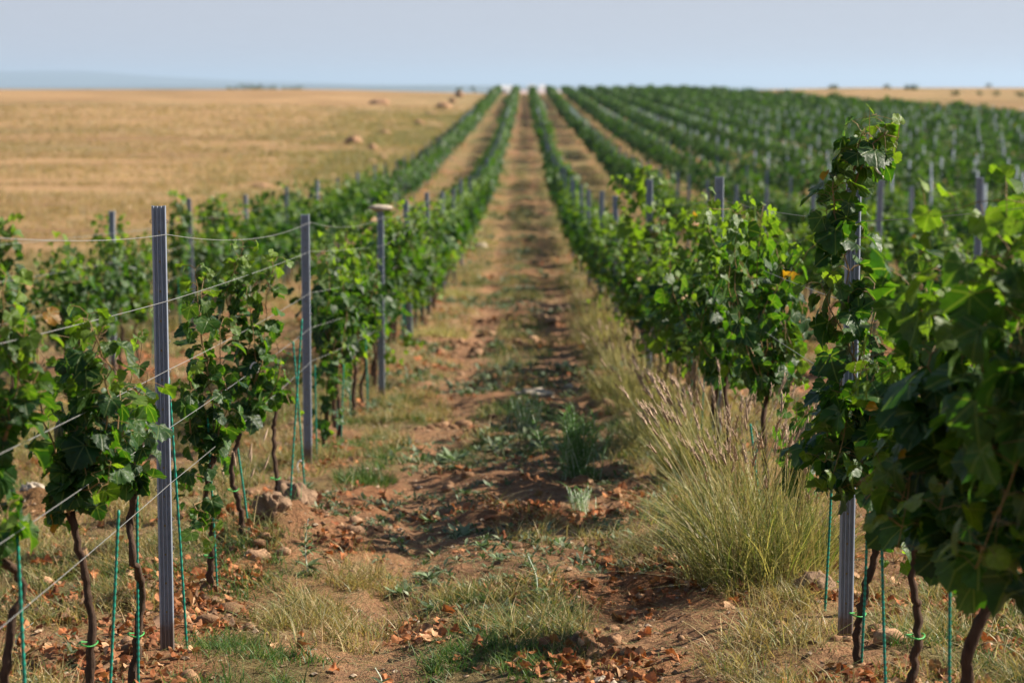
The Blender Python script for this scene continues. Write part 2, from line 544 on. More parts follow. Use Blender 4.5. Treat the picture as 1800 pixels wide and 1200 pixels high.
def ground_color(x, y):
    green, dry, leaf, field = masks(x, y)
    k = fbm(x * 0.8, y * 0.5, 91, 4)[:, None]
    c = SOIL * (1 - k) + SOIL2 * k
    def over(c, col, a):
        return c * (1 - a[:, None]) + col * a[:, None]
    c = over(c, SOIL2, 0.5 * np.clip(track(x), 0, 1) * (1 - sstep(40, 120, y)))
    far = sstep(30, 90, y)
    c = over(c, DRY, dry * np.where((x > L1X) & (x < R1X), 0.34 + 0.3 * far, 0.5 + 0.25 * far))
    c = over(c, GREEN, green * (0.55 + 0.25 * far))
    c = over(c, DEADC, leaf * 0.5)
    # farther up, dry weeds and green cover take over the bare soil
    gk = fbm(x * 0.55 + 3, y * 0.16 + 8, 141, 4)
    fk = sstep(28, 60, y)
    c = over(c, np.array([0.25, 0.190, 0.075]), 0.55 * fk * sstep(0.36, 0.58, gk))
    c = over(c, np.array([0.115, 0.135, 0.045]), 0.55 * fk * sstep(0.52, 0.70, fbm(x * 0.7 + 31, y * 0.12, 143, 4)))
    c = over(c, np.array([0.34, 0.15, 0.075]), 0.45 * fk * sstep(0.60, 0.72, fbm(x * 0.9 + 61, y * 0.2, 147, 3)))
    st = fbm(x * 0.05, y * 0.20, 101, 4)
    st2 = fbm(x * 0.22, y * 0.5, 103, 3)
    st3 = fbm(x * 0.35, y * 0.9, 105, 2)
    a = sstep(0.36, 0.62, 0.45 * st + 0.33 * st2 + 0.22 * st3)[:, None]
    wc = WHEAT * a + WHEAT2 * (1 - a)
    gr = sstep(0.58, 0.7, fbm(x * 0.06, y * 0.15, 107, 3) + 0.16 * np.exp(-((FIELD_EDGE(y) - x) / 5.0) ** 2))[:, None]
    wc = wc * (1 - 0.5 * gr) + np.array([0.22, 0.20, 0.09]) * 0.5 * gr
    mg = np.exp(-(np.maximum(0, FIELD_EDGE(y) - x) / (2.0 + y * 0.035)) ** 2) * sstep(0.30, 0.56, fbm(x * 0.5, y * 0.09, 151, 4))
    wc = wc * (1 - 0.5 * mg[:, None]) + np.array([0.24, 0.195, 0.085]) * 0.5 * mg[:, None]
    f = field
    beyond = sstep(0, 3, y - vine_end(x))
    f = np.maximum(f, beyond * (x > -6))
    c = c * (1 - f[:, None]) + wc * f[:, None]
    r = np.hypot(x, y)
    pl = sstep(900, 2500, r)[:, None]
    pc = np.array([0.22, 0.19, 0.10]) * (0.7 + 0.6 * fbm(x * 0.0007, y * 0.0007, 131, 4))[:, None]
    return c * (1 - pl) + pc * pl

def grow_axis(start, step, k, end):
    out = []; p = start; s = step
    while p < end:
        p += s; s *= k; out.append(p)
    return np.array(out)

xs = np.arange(-3.0, 3.0, 0.036)
gx = grow_axis(3.0, 0.04, 1.075, 30000)
xs = np.concatenate([-gx[::-1], xs, gx])
ys = np.arange(4.6, 15.0, 0.036)
ys = np.concatenate([-grow_axis(-4.6, 0.06, 1.2, 60)[::-1], ys, grow_axis(15.0, 0.038, 1.018, 55000)])
XX, YY = np.meshgrid(xs, ys)
fx, fy = XX.ravel(), YY.ravel()
gm = Mesher()
nx, ny = len(xs), len(ys)
ii = np.arange(nx * ny).reshape(ny, nx)
gm.add(np.stack([fx, fy, gz(fx, fy)], -1), np.stack([ii[:-1, :-1], ii[:-1, 1:], ii[1:, 1:], ii[1:, :-1]], -1).reshape(-1, 4), col=ground_color(fx, fy))
tag(link('ground', gm.mesh('ground', M['ground'])), 'brown track, dry grass and stubble field of the vineyard', kind='structure')

# far hills
def hills(name, dist, x0, x1, prof, label, seed):
    ms = Mesher()
    n = 160
    xs_ = np.linspace(x0, x1, n)
    rows = []
    for k, (s, dd) in enumerate([(0, 0), (0.35, 900), (0.72, 2000), (1, 3200), (0.5, 5200), (0, 7500)]):
        h = np.array([prof((a - x0) / (x1 - x0)) for a in xs_]) * s
        h = h * (0.86 + 0.28 * fbm(xs_ * 0.0012 + k * 0.4, np.full(n, k * 0.7), seed, 4))
        rows.append(np.stack([xs_ * (dist + dd) / dist, np.full(n, dist + dd) + 500 * (fbm(xs_ * 0.0006, np.full(n, k * 1.0), seed + 3, 3) - 0.5), EYE - 46 + h], -1))
    v = np.concatenate(rows)
    i2 = np.arange(len(rows) * n).reshape(len(rows), n)
    ms.add(v, np.stack([i2[:-1, :-1], i2[:-1, 1:], i2[1:, 1:], i2[1:, :-1]], -1).reshape(-1, 4))
    return tag(link(name, ms.mesh(name, M['hill'])), label, kind='structure')

# ------------------------------------------------------------------ grape leaves
HALF0 = [(0.02, 0.0), (0.09, -0.14), (0.21, -0.21), (0.28, -0.16), (0.40, -0.15), (0.43, -0.05), (0.51, -0.01), (0.47, 0.07), (0.56, 0.15), (0.52, 0.23),
         (0.58, 0.34), (0.50, 0.38), (0.46, 0.47), (0.37, 0.46), (0.37, 0.58), (0.27, 0.61), (0.23, 0.72), (0.12, 0.73)]
HALF1 = [(0.02, 0.0), (0.20, -0.20), (0.42, -0.12), (0.55, 0.12), (0.55, 0.36), (0.40, 0.44), (0.32, 0.62), (0.14, 0.74)]
HALF2 = [(0.25, -0.16), (0.52, 0.15), (0.34, 0.58)]

def leaf_template(half, inner):
    right = half + [(0.0, 0.84)]
    left = [(-x, y) for x, y in reversed(half)]
    o = np.array(right + left)
    n = len(o)
    c = np.array([0.0, 0.22])
    k = np.arange(n)
    if inner:
        i = c + (o - c) * 0.5
        v = np.vstack([o, i, c])
        f4 = np.stack([k, np.roll(k, -1), np.roll(k, -1) + n, k + n], -1)
        f3 = np.stack([k + n, np.roll(k, -1) + n, np.full(n, 2 * n)], -1)
        return v, [f4, f3]
    v = np.vstack([o, c])
    return v, [np.stack([k, np.roll(k, -1), np.full(n, n)], -1)]

T0 = leaf_template(HALF0, True)
T1 = leaf_template(HALF1, False)
T2 = leaf_template(HALF2, False)
T3 = (np.array([(-0.48, -0.08), (0.42, -0.14), (0.52, 0.42), (0.0, 0.78), (-0.46, 0.38)]), [np.array([[0, 1, 2, 3, 4]])])
LODS = [T0, T1, T2, T3]

def put_leaves(ms, pos, tip, nor, size, tint, lod, rng, curl=1.0, mat=0):
    """many grape leaves: base point, direction of the tip, facing, size, colour"""
    tv, tf = LODS[lod]
    n = len(pos)
    if n == 0:
        return
    tip = nrm(tip); side = nrm(np.cross(tip, nor)); nor = np.cross(side, tip)
    x = np.broadcast_to(tv[:, 0], (n, len(tv))) * rng.uniform(0.85, 1.12, (n, 1))
    y = np.broadcast_to(tv[:, 1], (n, len(tv)))
    if lod < 2:
        jit = rng.normal(0, 0.018, (n, len(tv), 2))
        x = x + jit[..., 0]; y = y + jit[..., 1]
    fold = rng.uniform(-0.15, 0.5, (n, 1)) * curl
    cup = rng.uniform(-0.1, 0.75, (n, 1)) * curl
    rip = rng.uniform(0, 0.09, (n, 1)) * curl; ph = rng.uniform(0, 6.28, (n, 1))
    tw = rng.normal(0, 0.25, (n, 1)) * curl
    ang = np.arctan2(x, y - 0.2)
    z = fold * np.abs(x) - cup * (y - 0.1) ** 2 + rip * np.sin(4 * ang + ph) * np.hypot(x, y - 0.2) * 2 + tw * x * y
    s = size[:, None, None]
    v = pos[:, None, :] + s * (x[..., None] * side[:, None, :] + y[..., None] * tip[:, None, :] + z[..., None] * nor[:, None, :])
    m = len(tv)
    off = (np.arange(n) * m)[:, None, None]
    faces = [(f[None] + off).reshape(-1, f.shape[1]) for f in tf]
    uv = np.stack([x, y, np.zeros_like(x)], -1)
    ms.add(v.reshape(-1, 3), faces, np.repeat(tint, m, axis=0), uv.reshape(-1, 3), mat)

LEAF_A = np.array([0.010, 0.040, 0.009]); LEAF_B = np.array([0.038, 0.102, 0.013]); LEAF_Y = np.array([0.140, 0.220, 0.030])
def leaf_tints(n, young, rng, rare=0.005):
    k = rng.uniform(0, 1, (n, 1)) ** 1.3
    c = LEAF_A * (1 - k) + LEAF_B * k
    yv = np.clip(young, 0, 1)[:, None]
    c = c * (1 - yv) + LEAF_Y * yv
    odd = rng.uniform(0, 1, n) < rare
    c[odd] = np.array([0.26, 0.13, 0.03])
    return c * rng.uniform(0.85, 1.15, (n, 1))

def dress_shoot(fo, ca, pts, rng, size, step, lod, petiole=True, young_tip=True, double=0.7, thick=0.0038, young=0.0):
    """a cane with leaves at its nodes"""
    L = float(np.sum(np.linalg.norm(np.diff(np.asarray(pts), axis=0), axis=1)))
    n = max(4, int(L / step))
    c = spline(pts, n + 1)
    c[1:] += rng.normal(0, 0.006, (n, 3))
    t = np.linspace(0, 1, n + 1)
    if ca is not None:
        tube(ca, c, thick * (1 - 0.65 * t), 5 if lod == 0 else 4, col=np.array([0.9, 0.95, 0.8]))
    tan = nrm(np.gradient(c, axis=0))
    P_, D_, N_, S_, Y_ = [], [], [], [], []
    phase = rng.uniform(0, 6.28)
    for i in range(1 if lod else max(1, int(n * 0.1)), n + 1):
        reps = 1 + (rng.uniform() < double) + (rng.uniform() < double * 0.4)
        for q in range(reps):
            phase += math.pi + rng.normal(0, 0.6)
            a = nrm(np.cross(tan[i], np.array([0.3, 0.9, 0.2]))); b = np.cross(tan[i], a)
            out = a * math.cos(phase) + b * math.sin(phase)
            out = nrm(out + np.array([0, 0, 0.1]))
            pl = rng.uniform(0.4, 1.0) * size * 0.8
            base = c[i] + out * pl + np.array([0, 0, 0.01])
            if ca is not None and petiole and lod == 0:
                tube(ca, np.array([c[i], (c[i] + base) / 2 + np.array([0, 0, 0.01]), base]), 0.0013, 3, cap=False)
            tipd = nrm(out * rng.uniform(0.2, 0.9) + np.array([0, 0, -rng.uniform(0.1, 1.1)]) + rng.normal(0, 0.3, 3))
            nn = nrm(out * rng.uniform(0.1, 1.0) + np.array([0, 0, rng.uniform(0.2, 1.1)]) + rng.normal(0, 0.32, 3))
            k = t[i]
            sz = size * (1.0 - (0.38 * max(0, (k - 0.7) / 0.3) if young_tip else 0.0)) * rng.uniform(0.6, 1.2) * (0.75 if q else 1.0)
            P_.append(base); D_.append(tipd); N_.append(nn); S_.append(sz)
            Y_.append(max(young * rng.uniform(0.5, 1), max(0.0, (k - 0.72) / 0.28) * rng.uniform(0.4, 1.0)) if young_tip else rng.uniform(0, 0.25))
    P_, D_, N_ = np.array(P_), np.array(D_), np.array(N_)
    put_leaves(fo, P_, D_, N_, np.array(S_), leaf_tints(len(P_), np.array(Y_), rng), lod, rng)
    if ca is not None and lod == 0 and rng.uniform() < 0.8:        # a tendril
        i = int(n * 0.8); a0 = rng.uniform(0, 6.28)
        s = np.linspace(0, 1, 12)
        q = c[i] + np.stack([0.05 * s * np.cos(a0 + s * 7), 0.05 * s * np.sin(a0 + s * 7), 0.07 * s], -1)
        tube(ca, q, 0.0010, 3, cap=False)

def trunk_mesh(ms, pts, rng, r0=0.021, r1=0.014, sides=9, n=26):
    c = spline(pts, n)
    c[1:-1] += rng.normal(0, 0.0035, (n - 2, 3))
    t = np.linspace(0, 1, n)
    r = r0 * (1 - t) + r1 * t
    r = r * (1 + 0.35 * np.exp(-t * 14)) * (1 + 0.12 * np.sin(t * 40 + rng.uniform(0, 6)) * rng.uniform(0, 1, n)) * (1 + 0.35 * np.exp(-((t - 1) / 0.06) ** 2))
    rr = r[:, None] * (1 + rng.normal(0, 0.10, (1, sides)) + rng.normal(0, 0.05, (n, sides)))
    tube(ms, c, rr, sides)

def grow_vine(seed, H=1.45, head=0.55, shoots=8, spread=0.45, depth=0.16, size=0.115, step=0.06, lod=1, droop=3, cane=True, double=0.7, dlow=-0.22, dside=(0.2, 0.36)):
    """local vine standing at the origin, row along y"""
    rng = rng_of(seed)
    tr, ca, fo = Mesher(), (Mesher() if cane else None), Mesher()
    lean = rng.normal(0, 0.03, 2)
    hp = np.array([lean[0], lean[1], head])
    trunk_mesh(tr, [np.array([0, 0, -0.08]), np.array([rng.normal(0, .02), rng.normal(0, .02), head * 0.3]), np.array([rng.normal(0, .03), rng.normal(0, .03), head * 0.65]), hp],
               rng, sides=8 if lod < 2 else 6, n=18 if lod < 2 else 9)
    for k in range(shoots):
        yo = (k + 0.5) / shoots * 2 - 1 + rng.normal(0, 0.12)
        e = np.array([rng.normal(0, depth), yo * spread, H * rng.uniform(0.78, 1.06)])
        a = hp + np.array([rng.normal(0, 0.02), yo * spread * 0.7, rng.uniform(-0.02, 0.08)])
        mid = (a + e) / 2 + np.array([rng.normal(0, depth * 0.8), rng.normal(0, 0.06), 0])
        p = [hp, a, mid, e]
        if rng.uniform() < 0.35:
            p.append(e + np.array([rng.normal(0, 0.14), rng.normal(0, 0.14), rng.uniform(-0.05, 0.1)]))
        dress_shoot(fo, ca, p, rng, size, step, lod, double=double)
    for k in range(droop):
        sx = rng.choice([-1, 1]); yo = rng.uniform(-1, 1) * spread
        a = hp + np.array([0, yo * 0.6, 0.1])
        b = np.array([sx * rng.uniform(0.5, 0.6) * dside[0], yo, head + rng.uniform(0.2, 0.45)])
        e = np.array([sx * rng.uniform(*dside), yo + rng.normal(0, 0.08), head + rng.uniform(dlow, 0.15)])
        dress_shoot(fo, ca, [hp, a, b, e], rng, size, step, lod, double=double)
    return tr, ca, fo

def vine_from(name, tr, ca, fo, loc, label, group, lod, tie=True):
    root = thing(name, loc, label, 'vine', group)
    link('trunk', tr.mesh('vine_trunk', M['bark']), root)
    if ca is not None and ca.n:
        link('cane', ca.mesh('vine_cane', M['cane']), root)
    link('foliage', fo.mesh('vine_foliage', M['leaf'] if lod < 2 else M['leaf_far']), root)
    return root

ORD = ['zeroth', 'first', 'second', 'third', 'fourth', 'fifth', 'sixth', 'seventh', 'eighth', 'ninth', 'tenth', 'eleventh', 'twelfth', 'thirteenth',
       'fourteenth', 'fifteenth', 'sixteenth', 'seventeenth', 'eighteenth', 'nineteenth', 'twentieth', 'twenty-first', 'twenty-second', 'twenty-third',
       'twenty-fourth', 'twenty-fifth', 'twenty-sixth', 'twenty-seventh', 'twenty-eighth', 'twenty-ninth', 'thirtieth', 'thirty-first', 'thirty-second',
       'thirty-third', 'thirty-fourth', 'thirty-fifth', 'thirty-sixth', 'thirty-seventh', 'thirty-eighth', 'thirty-ninth', 'fortieth', 'forty-first', 'forty-second', 'forty-third', 'forty-fourth']

# each row: name for labels, x, first post, first row distance that shows
ROWS = [dict(key='L2', x=L2X, p0=21.9, lab='the row beside the stubble field'),
        dict(key='L1', x=L1X, p0=8.3, lab='the row left of the track'),
        dict(key='R1', x=R1X, p0=8.0, lab='the row right of the track')]
for k in range(1, 34):
    ROWS.append(dict(key='R%d' % (k + 1), x=R1X + SP * k, p0=7.6 + ((k - 1) * 1.9) % POST_STEP, lab='the %s row right of the track' % ORD[k + 1]))
POSTS_AT = {'L1': [8.3, 13.85, 19.0, 24.2, 29.4], 'R1': [8.0, 13.7, 19.1, 25.2]}

def in_view(x, y, m=30):
    px, _ = proj((x, y, 0.5))
    return -m <= px <= 1800 + m

for r in ROWS:
    ps = list(POSTS_AT.get(r['key'], []))
    y = ps[-1] + POST_STEP if ps else r['p0']
    end = float(vine_end(r['x']))
    while y < end:
        ps.append(y); y += POST_STEP
    r['end'] = end
    r['posts'] = [y for y in ps if in_view(r['x'], y)]

# ------------------------------------------------------------------ posts
PW, PDp = 0.056, 0.038
def post_profile():
    w2 = PW / 2
    pts = [(-w2 + 0.012, PDp), (-w2, PDp), (-w2, 0.004), (-w2 + 0.004, 0.0)]
    n = 3
    for k in range(n):
        c = -w2 + 0.006 + (PW - 0.012) * (k + 0.5) / n
        hw = (PW - 0.012) / n / 2
        pts += [(c - hw * 0.75, 0.0), (c - hw * 0.35, 0.010), (c + hw * 0.35, 0.010), (c + hw * 0.75, 0.0)]
    pts += [(w2 - 0.004, 0.0), (w2, 0.004), (w2, PDp), (w2 - 0.012, PDp)]
    return np.array(pts)

def post_mesh(ms, H, holes=False, simple=False):
    if simple:
        box(ms, (-PW / 2, 0, -0.2), (PW / 2, PDp, H)); return
    p = post_profile(); n = len(p)
    t = np.gradient(p, axis=0); nn = nrm(np.stack([-t[:, 1], t[:, 0]], -1))
    q = p + nn * 0.0028
    loop = np.vstack([p, q[::-1]])
    m = len(loop)
    v = np.vstack([np.column_stack([loop, np.full(m, -0.25)]), np.column_stack([loop, np.full(m, H)])])
    k = np.arange(m)
    f = np.stack([k, np.roll(k, -1), np.roll(k, -1) + m, k + m], -1)
    j = np.arange(n - 1)
    cap = np.stack([j, j + 1, m - 2 - j, m - 1 - j], -1) + m
    ms.add(v, [f, cap])
    if holes:
        th = np.linspace(0, 2 * np.pi, 8, endpoint=False)
        for z in np.arange(H - 0.10, 0.1, -0.1165):
            c = np.stack([0.0035 * np.cos(th), np.full(8, 0.0042), z + 0.005 * np.sin(th)], -1)
            ms.add(c, np.array([[0, 1, 2, 3, 4, 5, 6, 7]]), mat=1)

def hook_mesh():
    ms = Mesher()
    s = np.linspace(0, 1, 7)
    tube(ms, np.stack([0.007 * np.sin(s * math.pi), np.zeros(7), 0.016 * (s - 0.5)], -1), 0.0016, 5)
    return ms.mesh('wire_hook', M['steel'])
HOOK = hook_mesh()

def near_post(y, x, H, rz, label, rx=0.0, ry=0.0, hooks=True):
    z = gz1(x, y)
    root = thing('trellis_post', (x, y, z), label, 'post', 'steel trellis posts', rz)
    root.rotation_euler = (rx, ry, rz)
    ms = Mesher(); post_mesh(ms, H, True)
    link('shaft', ms.mesh('post_shaft', [M['steel'], M['hole']], smooth=False), root)
    if hooks:
        for sgn in (-1, 1):
            for hz in np.arange(H - 0.06, 0.35, -0.118):
                o = link('wire_hook', HOOK, root, (sgn * PW / 2, 0.014, hz))
                o.rotation_euler = (0, 0, 0 if sgn > 0 else math.pi)
    return root

mm = Mesher(); post_mesh(mm, 1.0)
POST_MID = mm.mesh('post_mid', M['steel'], smooth=False)
mm = Mesher(); post_mesh(mm, 1.0, simple=True)
POST_FAR = mm.mesh('post_far', M['steel_far'], smooth=False)

TOPS = {}         # (row, index) -> (x, y, ground z, top z)
prng = rng_of(404)
far_posts = Mesher()
n_posts = 0
POST_SPEC = {('L1', 0): (1.77, 0.16, 'corrugated grey steel post with a row of small holes, before the left row of vines'),
             ('L1', 1): (1.64, 0.12, 'smooth looking grey steel post beside the soil mounds of the left row'),
             ('L1', 2): (1.71, 0.1, 'grey steel post with a flat stone balanced on its top'),
             ('R1', 0): (1.77, -0.10, 'corrugated steel post with a vine shoot climbing past its top'),
             ('R1', 2): (1.84, -0.05, 'third steel post of the right row, beside tall yellow-green shoots'),
             ('R1', 1): (1.77, -0.05, 'bright ribbed steel post standing out above the dense right hedge of vines')}
for r in ROWS:
    for i, y in enumerate(r['posts']):
        x = r['x'] + prng.normal(0, 0.015)
        if r['key'] == 'L1' and i == 1: x = P(540, 700, y)[0]
        H = 1.75 + prng.normal(0, 0.04)
        if i >= 2 and r['key'] in ('L1', 'R1'): x += 0.10 if r['key'] == 'L1' else -0.15
        spec = POST_SPEC.get((r['key'], i))
        if not spec and y > 40: y = y + prng.normal(0, 0.6)
        g0 = gz1(x, y)
        if spec:
            H = spec[0]
            near_post(y, x, H, spec[1], spec[2])
        elif y < 145 and n_posts < 290:
            o = link('trellis_post', POST_MID if y < 45 else POST_FAR, None, (x, y, g0))
            o.scale = (1.08, 1, H)
            o.rotation_euler = (prng.normal(0, 0.012), prng.normal(0, 0.014), prng.normal(0.03, 0.1))
            lab = f"grey steel post, {ORD[i + 1]} in view along {r['lab']}"
            tag(o, lab, 'post', 'steel trellis posts')
        elif y < 190:
            box(far_posts, (x - PW / 2, y, g0 - 0.1), (x + PW / 2, y + PDp, g0 + H))
        n_posts += 1
        TOPS[(r['key'], i)] = (x, y, g0, H)
tag(link('distant_trellis_posts', far_posts.mesh('distant_posts', M['steel_far'])), 'tiny grey trellis posts dotted through the far vine rows', kind='stuff')

# ------------------------------------------------------------------ vines
vrng = rng_of(77)
MIDV = [grow_vine(500 + k, H=vrng.uniform(1.36, 1.56), head=vrng.uniform(0.55, 0.68), shoots=9, lod=1, droop=5, dlow=-0.10, depth=0.13, size=0.100, step=0.050, dside=(0.14, 0.28)) for k in range(7)]
SPARSE = [grow_vine(560 + k, H=vrng.uniform(1.3, 1.6), head=vrng.uniform(0.5, 0.6), shoots=4, spread=0.24, lod=1, droop=2, depth=0.10, size=0.115, step=0.055) for k in range(4)]
FARV = [grow_vine(600 + k, H=vrng.uniform(1.36, 1.56), head=vrng.uniform(0.55, 0.68), shoots=8, lod=2, droop=4, dlow=-0.08, depth=0.17, size=0.15, step=0.085, cane=False) for k in range(6)]
def proto(tr, ca, fo, lod):
    return (tr.mesh('vine_trunk', M['bark']), None if ca is None else ca.mesh('vine_cane', M['cane']), fo.mesh('vine_foliage', M['leaf'] if lod < 2 else M['leaf_far']))
MIDV = [proto(*v, 1) for v in MIDV]
SPARSE = [proto(*v, 1) for v in SPARSE]
FARV = [proto(*v, 2) for v in FARV]

def vine_label(r, y, cache={}):
    ps = r['posts']
    k = sum(1 for p in ps if p <= y)
    key = (r['key'], k)
    cache[key] = cache.get(key, 0) + 1
    nth = ORD[cache[key]]
    if k == 0:
        return f"leafy {nth} grapevine before the first post of {r['lab']}"
    return f"leafy {nth} grapevine past the {ORD[k]} post of {r['lab']}"

def place_vine(r, y, dense, x=None, sc=1.0, protos=None):
    x = r['x'] + vrng.normal(0, 0.035) if x is None else x
    if protos is None:
        protos = (FARV if y > 30 else (MIDV if vrng.uniform() < dense else SPARSE))
    me = protos[vrng.integers(len(protos))]
    root = thing('grapevine', (x, y, gz1(x, y)), vine_label(r, y), 'vine', 'grapevines on the trellis', vrng.choice([0, math.pi]) + vrng.normal(0, 0.15))
    s = vrng.uniform(0.92, 1.08) * sc
    root.scale = (vrng.uniform(0.85, 1.1), vrng.uniform(0.9, 1.1), s)
    link('trunk', me[0], root)
    if me[1] is not None: link('cane', me[1], root)
    link('foliage', me[2], root)
    return root

def custom_vine(d, trunk_px, shoots, label, seed, size=0.115, step=0.05, r0=0.0165, jit=0.12, lod=0, double=0.75, extra=None, young=0.0):
    """a near vine: trunk and canes at distance d, read off where the photograph shows them"""
    rng = rng_of(seed)
    b = P(*trunk_px[0], d)
    bx = b[0]; bz = gz1(bx, d)
    org = np.array([bx, d, bz])
    tr, ca, fo = Mesher(), Mesher(), Mesher()
    tp = [np.array([0, 0, -0.08])]
    for q in trunk_px[1:]:
        tp.append(P(*q, d) - org + np.array([0, rng.normal(0, 0.02), 0]))
    trunk_mesh(tr, tp, rng, r0, r0 * 0.7, 10, 34)
    for s in shoots:
        dy = rng.normal(0, jit)
        pts = []
        for k, q in enumerate(s):
            f = k / max(1, len(s) - 1)
            pp = P(*q, d + dy * f) - org
            pts.append(pp)
        dress_shoot(fo, ca, pts, rng, size, step, lod, double=double, thick=0.0045, young=young)
    if extra:
        et, ec, ef = grow_vine(seed + 1000, lod=0, **extra)
        for dst, src in ((ca, ec), (fo, ef)):
            for v, c, u in zip(src.v, src.c, src.u):
                pass
        # add the bushy growth to this vine's own cane and foliage
        for dst, src in ((ca, ec), (fo, ef)):
            base = dst.n
            dst.v += src.v; dst.c += src.c; dst.u += src.u
            dst.f += [f + base for f in src.f]; dst.m += src.m; dst.n += src.n
    root = vine_from('grapevine', tr, ca, fo, tuple(org), label, 'grapevines on the trellis', 0)
    # green band tying the trunk to its stake
    tb = Mesher()
    tp3 = spline(tp, 40)
    c = tp3[int(rng.uniform(10, 22))]
    th = np.linspace(0, 2 * math.pi, 15)
    tube(tb, c + np.stack([0.030 * np.cos(th) - 0.008, 0.030 * np.sin(th), 0.004 * np.sin(th * 2 + 1)], -1), 0.0028, 5, cap=False)
    link('tie', tb.mesh('vine_tie', M['tie']), root.children[0])
    return root

# the row left of the track, nearest vines
custom_vine(5.9, [(-10, 1200), (15, 1130), (38, 1060), (28, 1010), (5, 985)],
            [[(0, 985), (-30, 800), (0, 640), (10, 490)], [(0, 985), (-40, 850), (40, 720), (75, 600)], [(5, 985), (10, 940), (12, 890)], [(-20, 900), (10, 760), (30, 690), (45, 560)],
             [(-20, 900), (-20, 700), (-5, 560)]],
            'nearest vine of the left row, bent brown trunk cut by the picture edge', 11, jit=0.10, size=0.092, step=0.044)
custom_vine(6.8, [(150, 1200), (160, 1110), (150, 1030), (132, 940), (122, 900)],
            [[(122, 900), (138, 760), (128, 630), (152, 555)], [(122, 905), (92, 790), (72, 700), (75, 625)], [(128, 890), (180, 780), (190, 660), (160, 560)], [(130, 800), (150, 690), (165, 610), (185, 560)],
             [(124, 905), (112, 912), (96, 915)], [(135, 870), (200, 780), (215, 690)], [(125, 880), (140, 800), (100, 700)], [(124, 890), (160, 830), (150, 720), (180, 640)],
             [(124, 895), (150, 860), (185, 850)]],
            'bushy bright-leaved vine on a leaning brown trunk, just before the corrugated holed post', 12, size=0.092, step=0.044)
custom_vine(7.6, [(222, 1150), (245, 1060), (240, 970), (228, 920), (236, 865)],
            [[(236, 865), (240, 770), (232, 680), (255, 595)], [(236, 862), (212, 800), (238, 720), (262, 655)], [(240, 860), (248, 760), (262, 690)], [(236, 862), (205, 845), (190, 830)]],
            'slender curved vine almost touching the corrugated holed post', 13, double=0.5, size=0.092, step=0.044)
custom_vine(9.6, [(366, 1000), (372, 930), (362, 870), (378, 800)],
            [[(378, 800), (372, 690), (350, 560), (343, 470)], [(360, 640), (352, 560), (358, 495)], [(378, 800), (335, 740), (318, 680)], [(368, 840), (335, 835), (322, 865)], [(364, 870), (345, 890), (352, 925), (372, 955)],
             [(378, 790), (400, 700), (385, 630), (390, 560)], [(378, 800), (360, 720), (355, 640)], [(376, 800), (345, 780), (330, 720), (345, 640)]],
            'drooping vine between the holed post and the smooth post, leaves nearly at ground', 14, size=0.092, step=0.044)
custom_vine(10.7, [(428, 965), (425, 900), (408, 830), (420, 760)],
            [[(420, 760), (420, 640), (408, 520), (428, 425)], [(412, 600), (400, 520), (420, 455)], [(420, 760), (462, 630), (468, 520), (486, 450)], [(420, 700), (440, 600), (432, 500)], [(430, 740), (478, 690), (495, 640)],
             [(412, 800), (390, 790), (398, 815)], [(420, 760), (450, 660), (445, 560)]],
            'tall two-pronged vine in front of the smooth grey post', 15, size=0.092, step=0.044)
custom_vine(11.9, [(484, 905), (488, 860), (480, 780), (486, 700)],
            [[(486, 700), (492, 640), (480, 580)], [(486, 720), (465, 700), (470, 650)], [(486, 700), (505, 690), (510, 730)]],
            'thin sparsely leaved vine beside the soil mounds', 16, double=0.4, size=0.092, step=0.044)
custom_vine(14.6, [(566, 800), (568, 770), (575, 720)],
            [[(575, 760), (592, 700), (598, 630)], [(572, 770), (560, 740), (556, 700)], [(568, 790), (590, 770)], [(575, 730), (578, 660), (590, 600)]],
            'low yellowish vine just past the smooth grey post', 17, double=0.5, size=0.092, step=0.044)
# the row right of the track, nearest vines
custom_vine(5.15, [(1830, 1260), (1835, 1060), (1830, 900)], [], 'tallest dark vine at the right border of the picture', 21, size=0.13,
            extra=dict(H=1.62, head=0.80, dlow=0.0, shoots=11, spread=0.45, depth=0.11, size=0.135, step=0.058, droop=7, dside=(0.12, 0.24)))
custom_vine(5.95, [(1668, 1220), (1700, 1150), (1738, 1040), (1742, 930)], [], 'large dark vine with a thick leaning trunk in the corner of the right row', 22, size=0.13, r0=0.021,
            extra=dict(H=1.54, head=0.76, dlow=0.0, shoots=10, spread=0.42, depth=0.10, size=0.13, step=0.058, droop=6, dside=(0.12, 0.24)))
custom_vine(6.75, [(1590, 1200), (1615, 1110), (1605, 1020), (1612, 950)], [[(1612, 950), (1590, 800), (1600, 700), (1580, 600)]], 'dark vine with a kinked trunk just before the climbed post', 23, size=0.125,
            extra=dict(H=1.10, head=0.66, dlow=-0.03, shoots=8, spread=0.36, depth=0.08, size=0.12, step=0.058, droop=4, dside=(0.08, 0.18)))
custom_vine(7.55, [(1508, 1180), (1512, 1090), (1538, 980), (1545, 880)],
            [[(1545, 860), (1505, 680), (1492, 500), (1484, 380), (1510, 280), (1565, 228)], [(1490, 440), (1468, 370), (1462, 310)], [(1500, 330), (1525, 270), (1545, 240), (1578, 245)],
             [(1545, 880), (1562, 930), (1572, 990)], [(1500, 300), (1512, 255), (1530, 232)], [(1508, 640), (1535, 560), (1540, 500)], [(1508, 640), (1470, 560), (1440, 500)],
             [(1495, 440), (1465, 400), (1450, 375)]],
            'vine with a long lit shoot climbing over the top of the corrugated post', 24, jit=0.05, double=0.95, size=0.105, step=0.046,
            extra=dict(H=1.16, head=0.66, dlow=-0.02, shoots=6, spread=0.26, depth=0.07, size=0.112, step=0.055, droop=3, dside=(0.08, 0.2)))
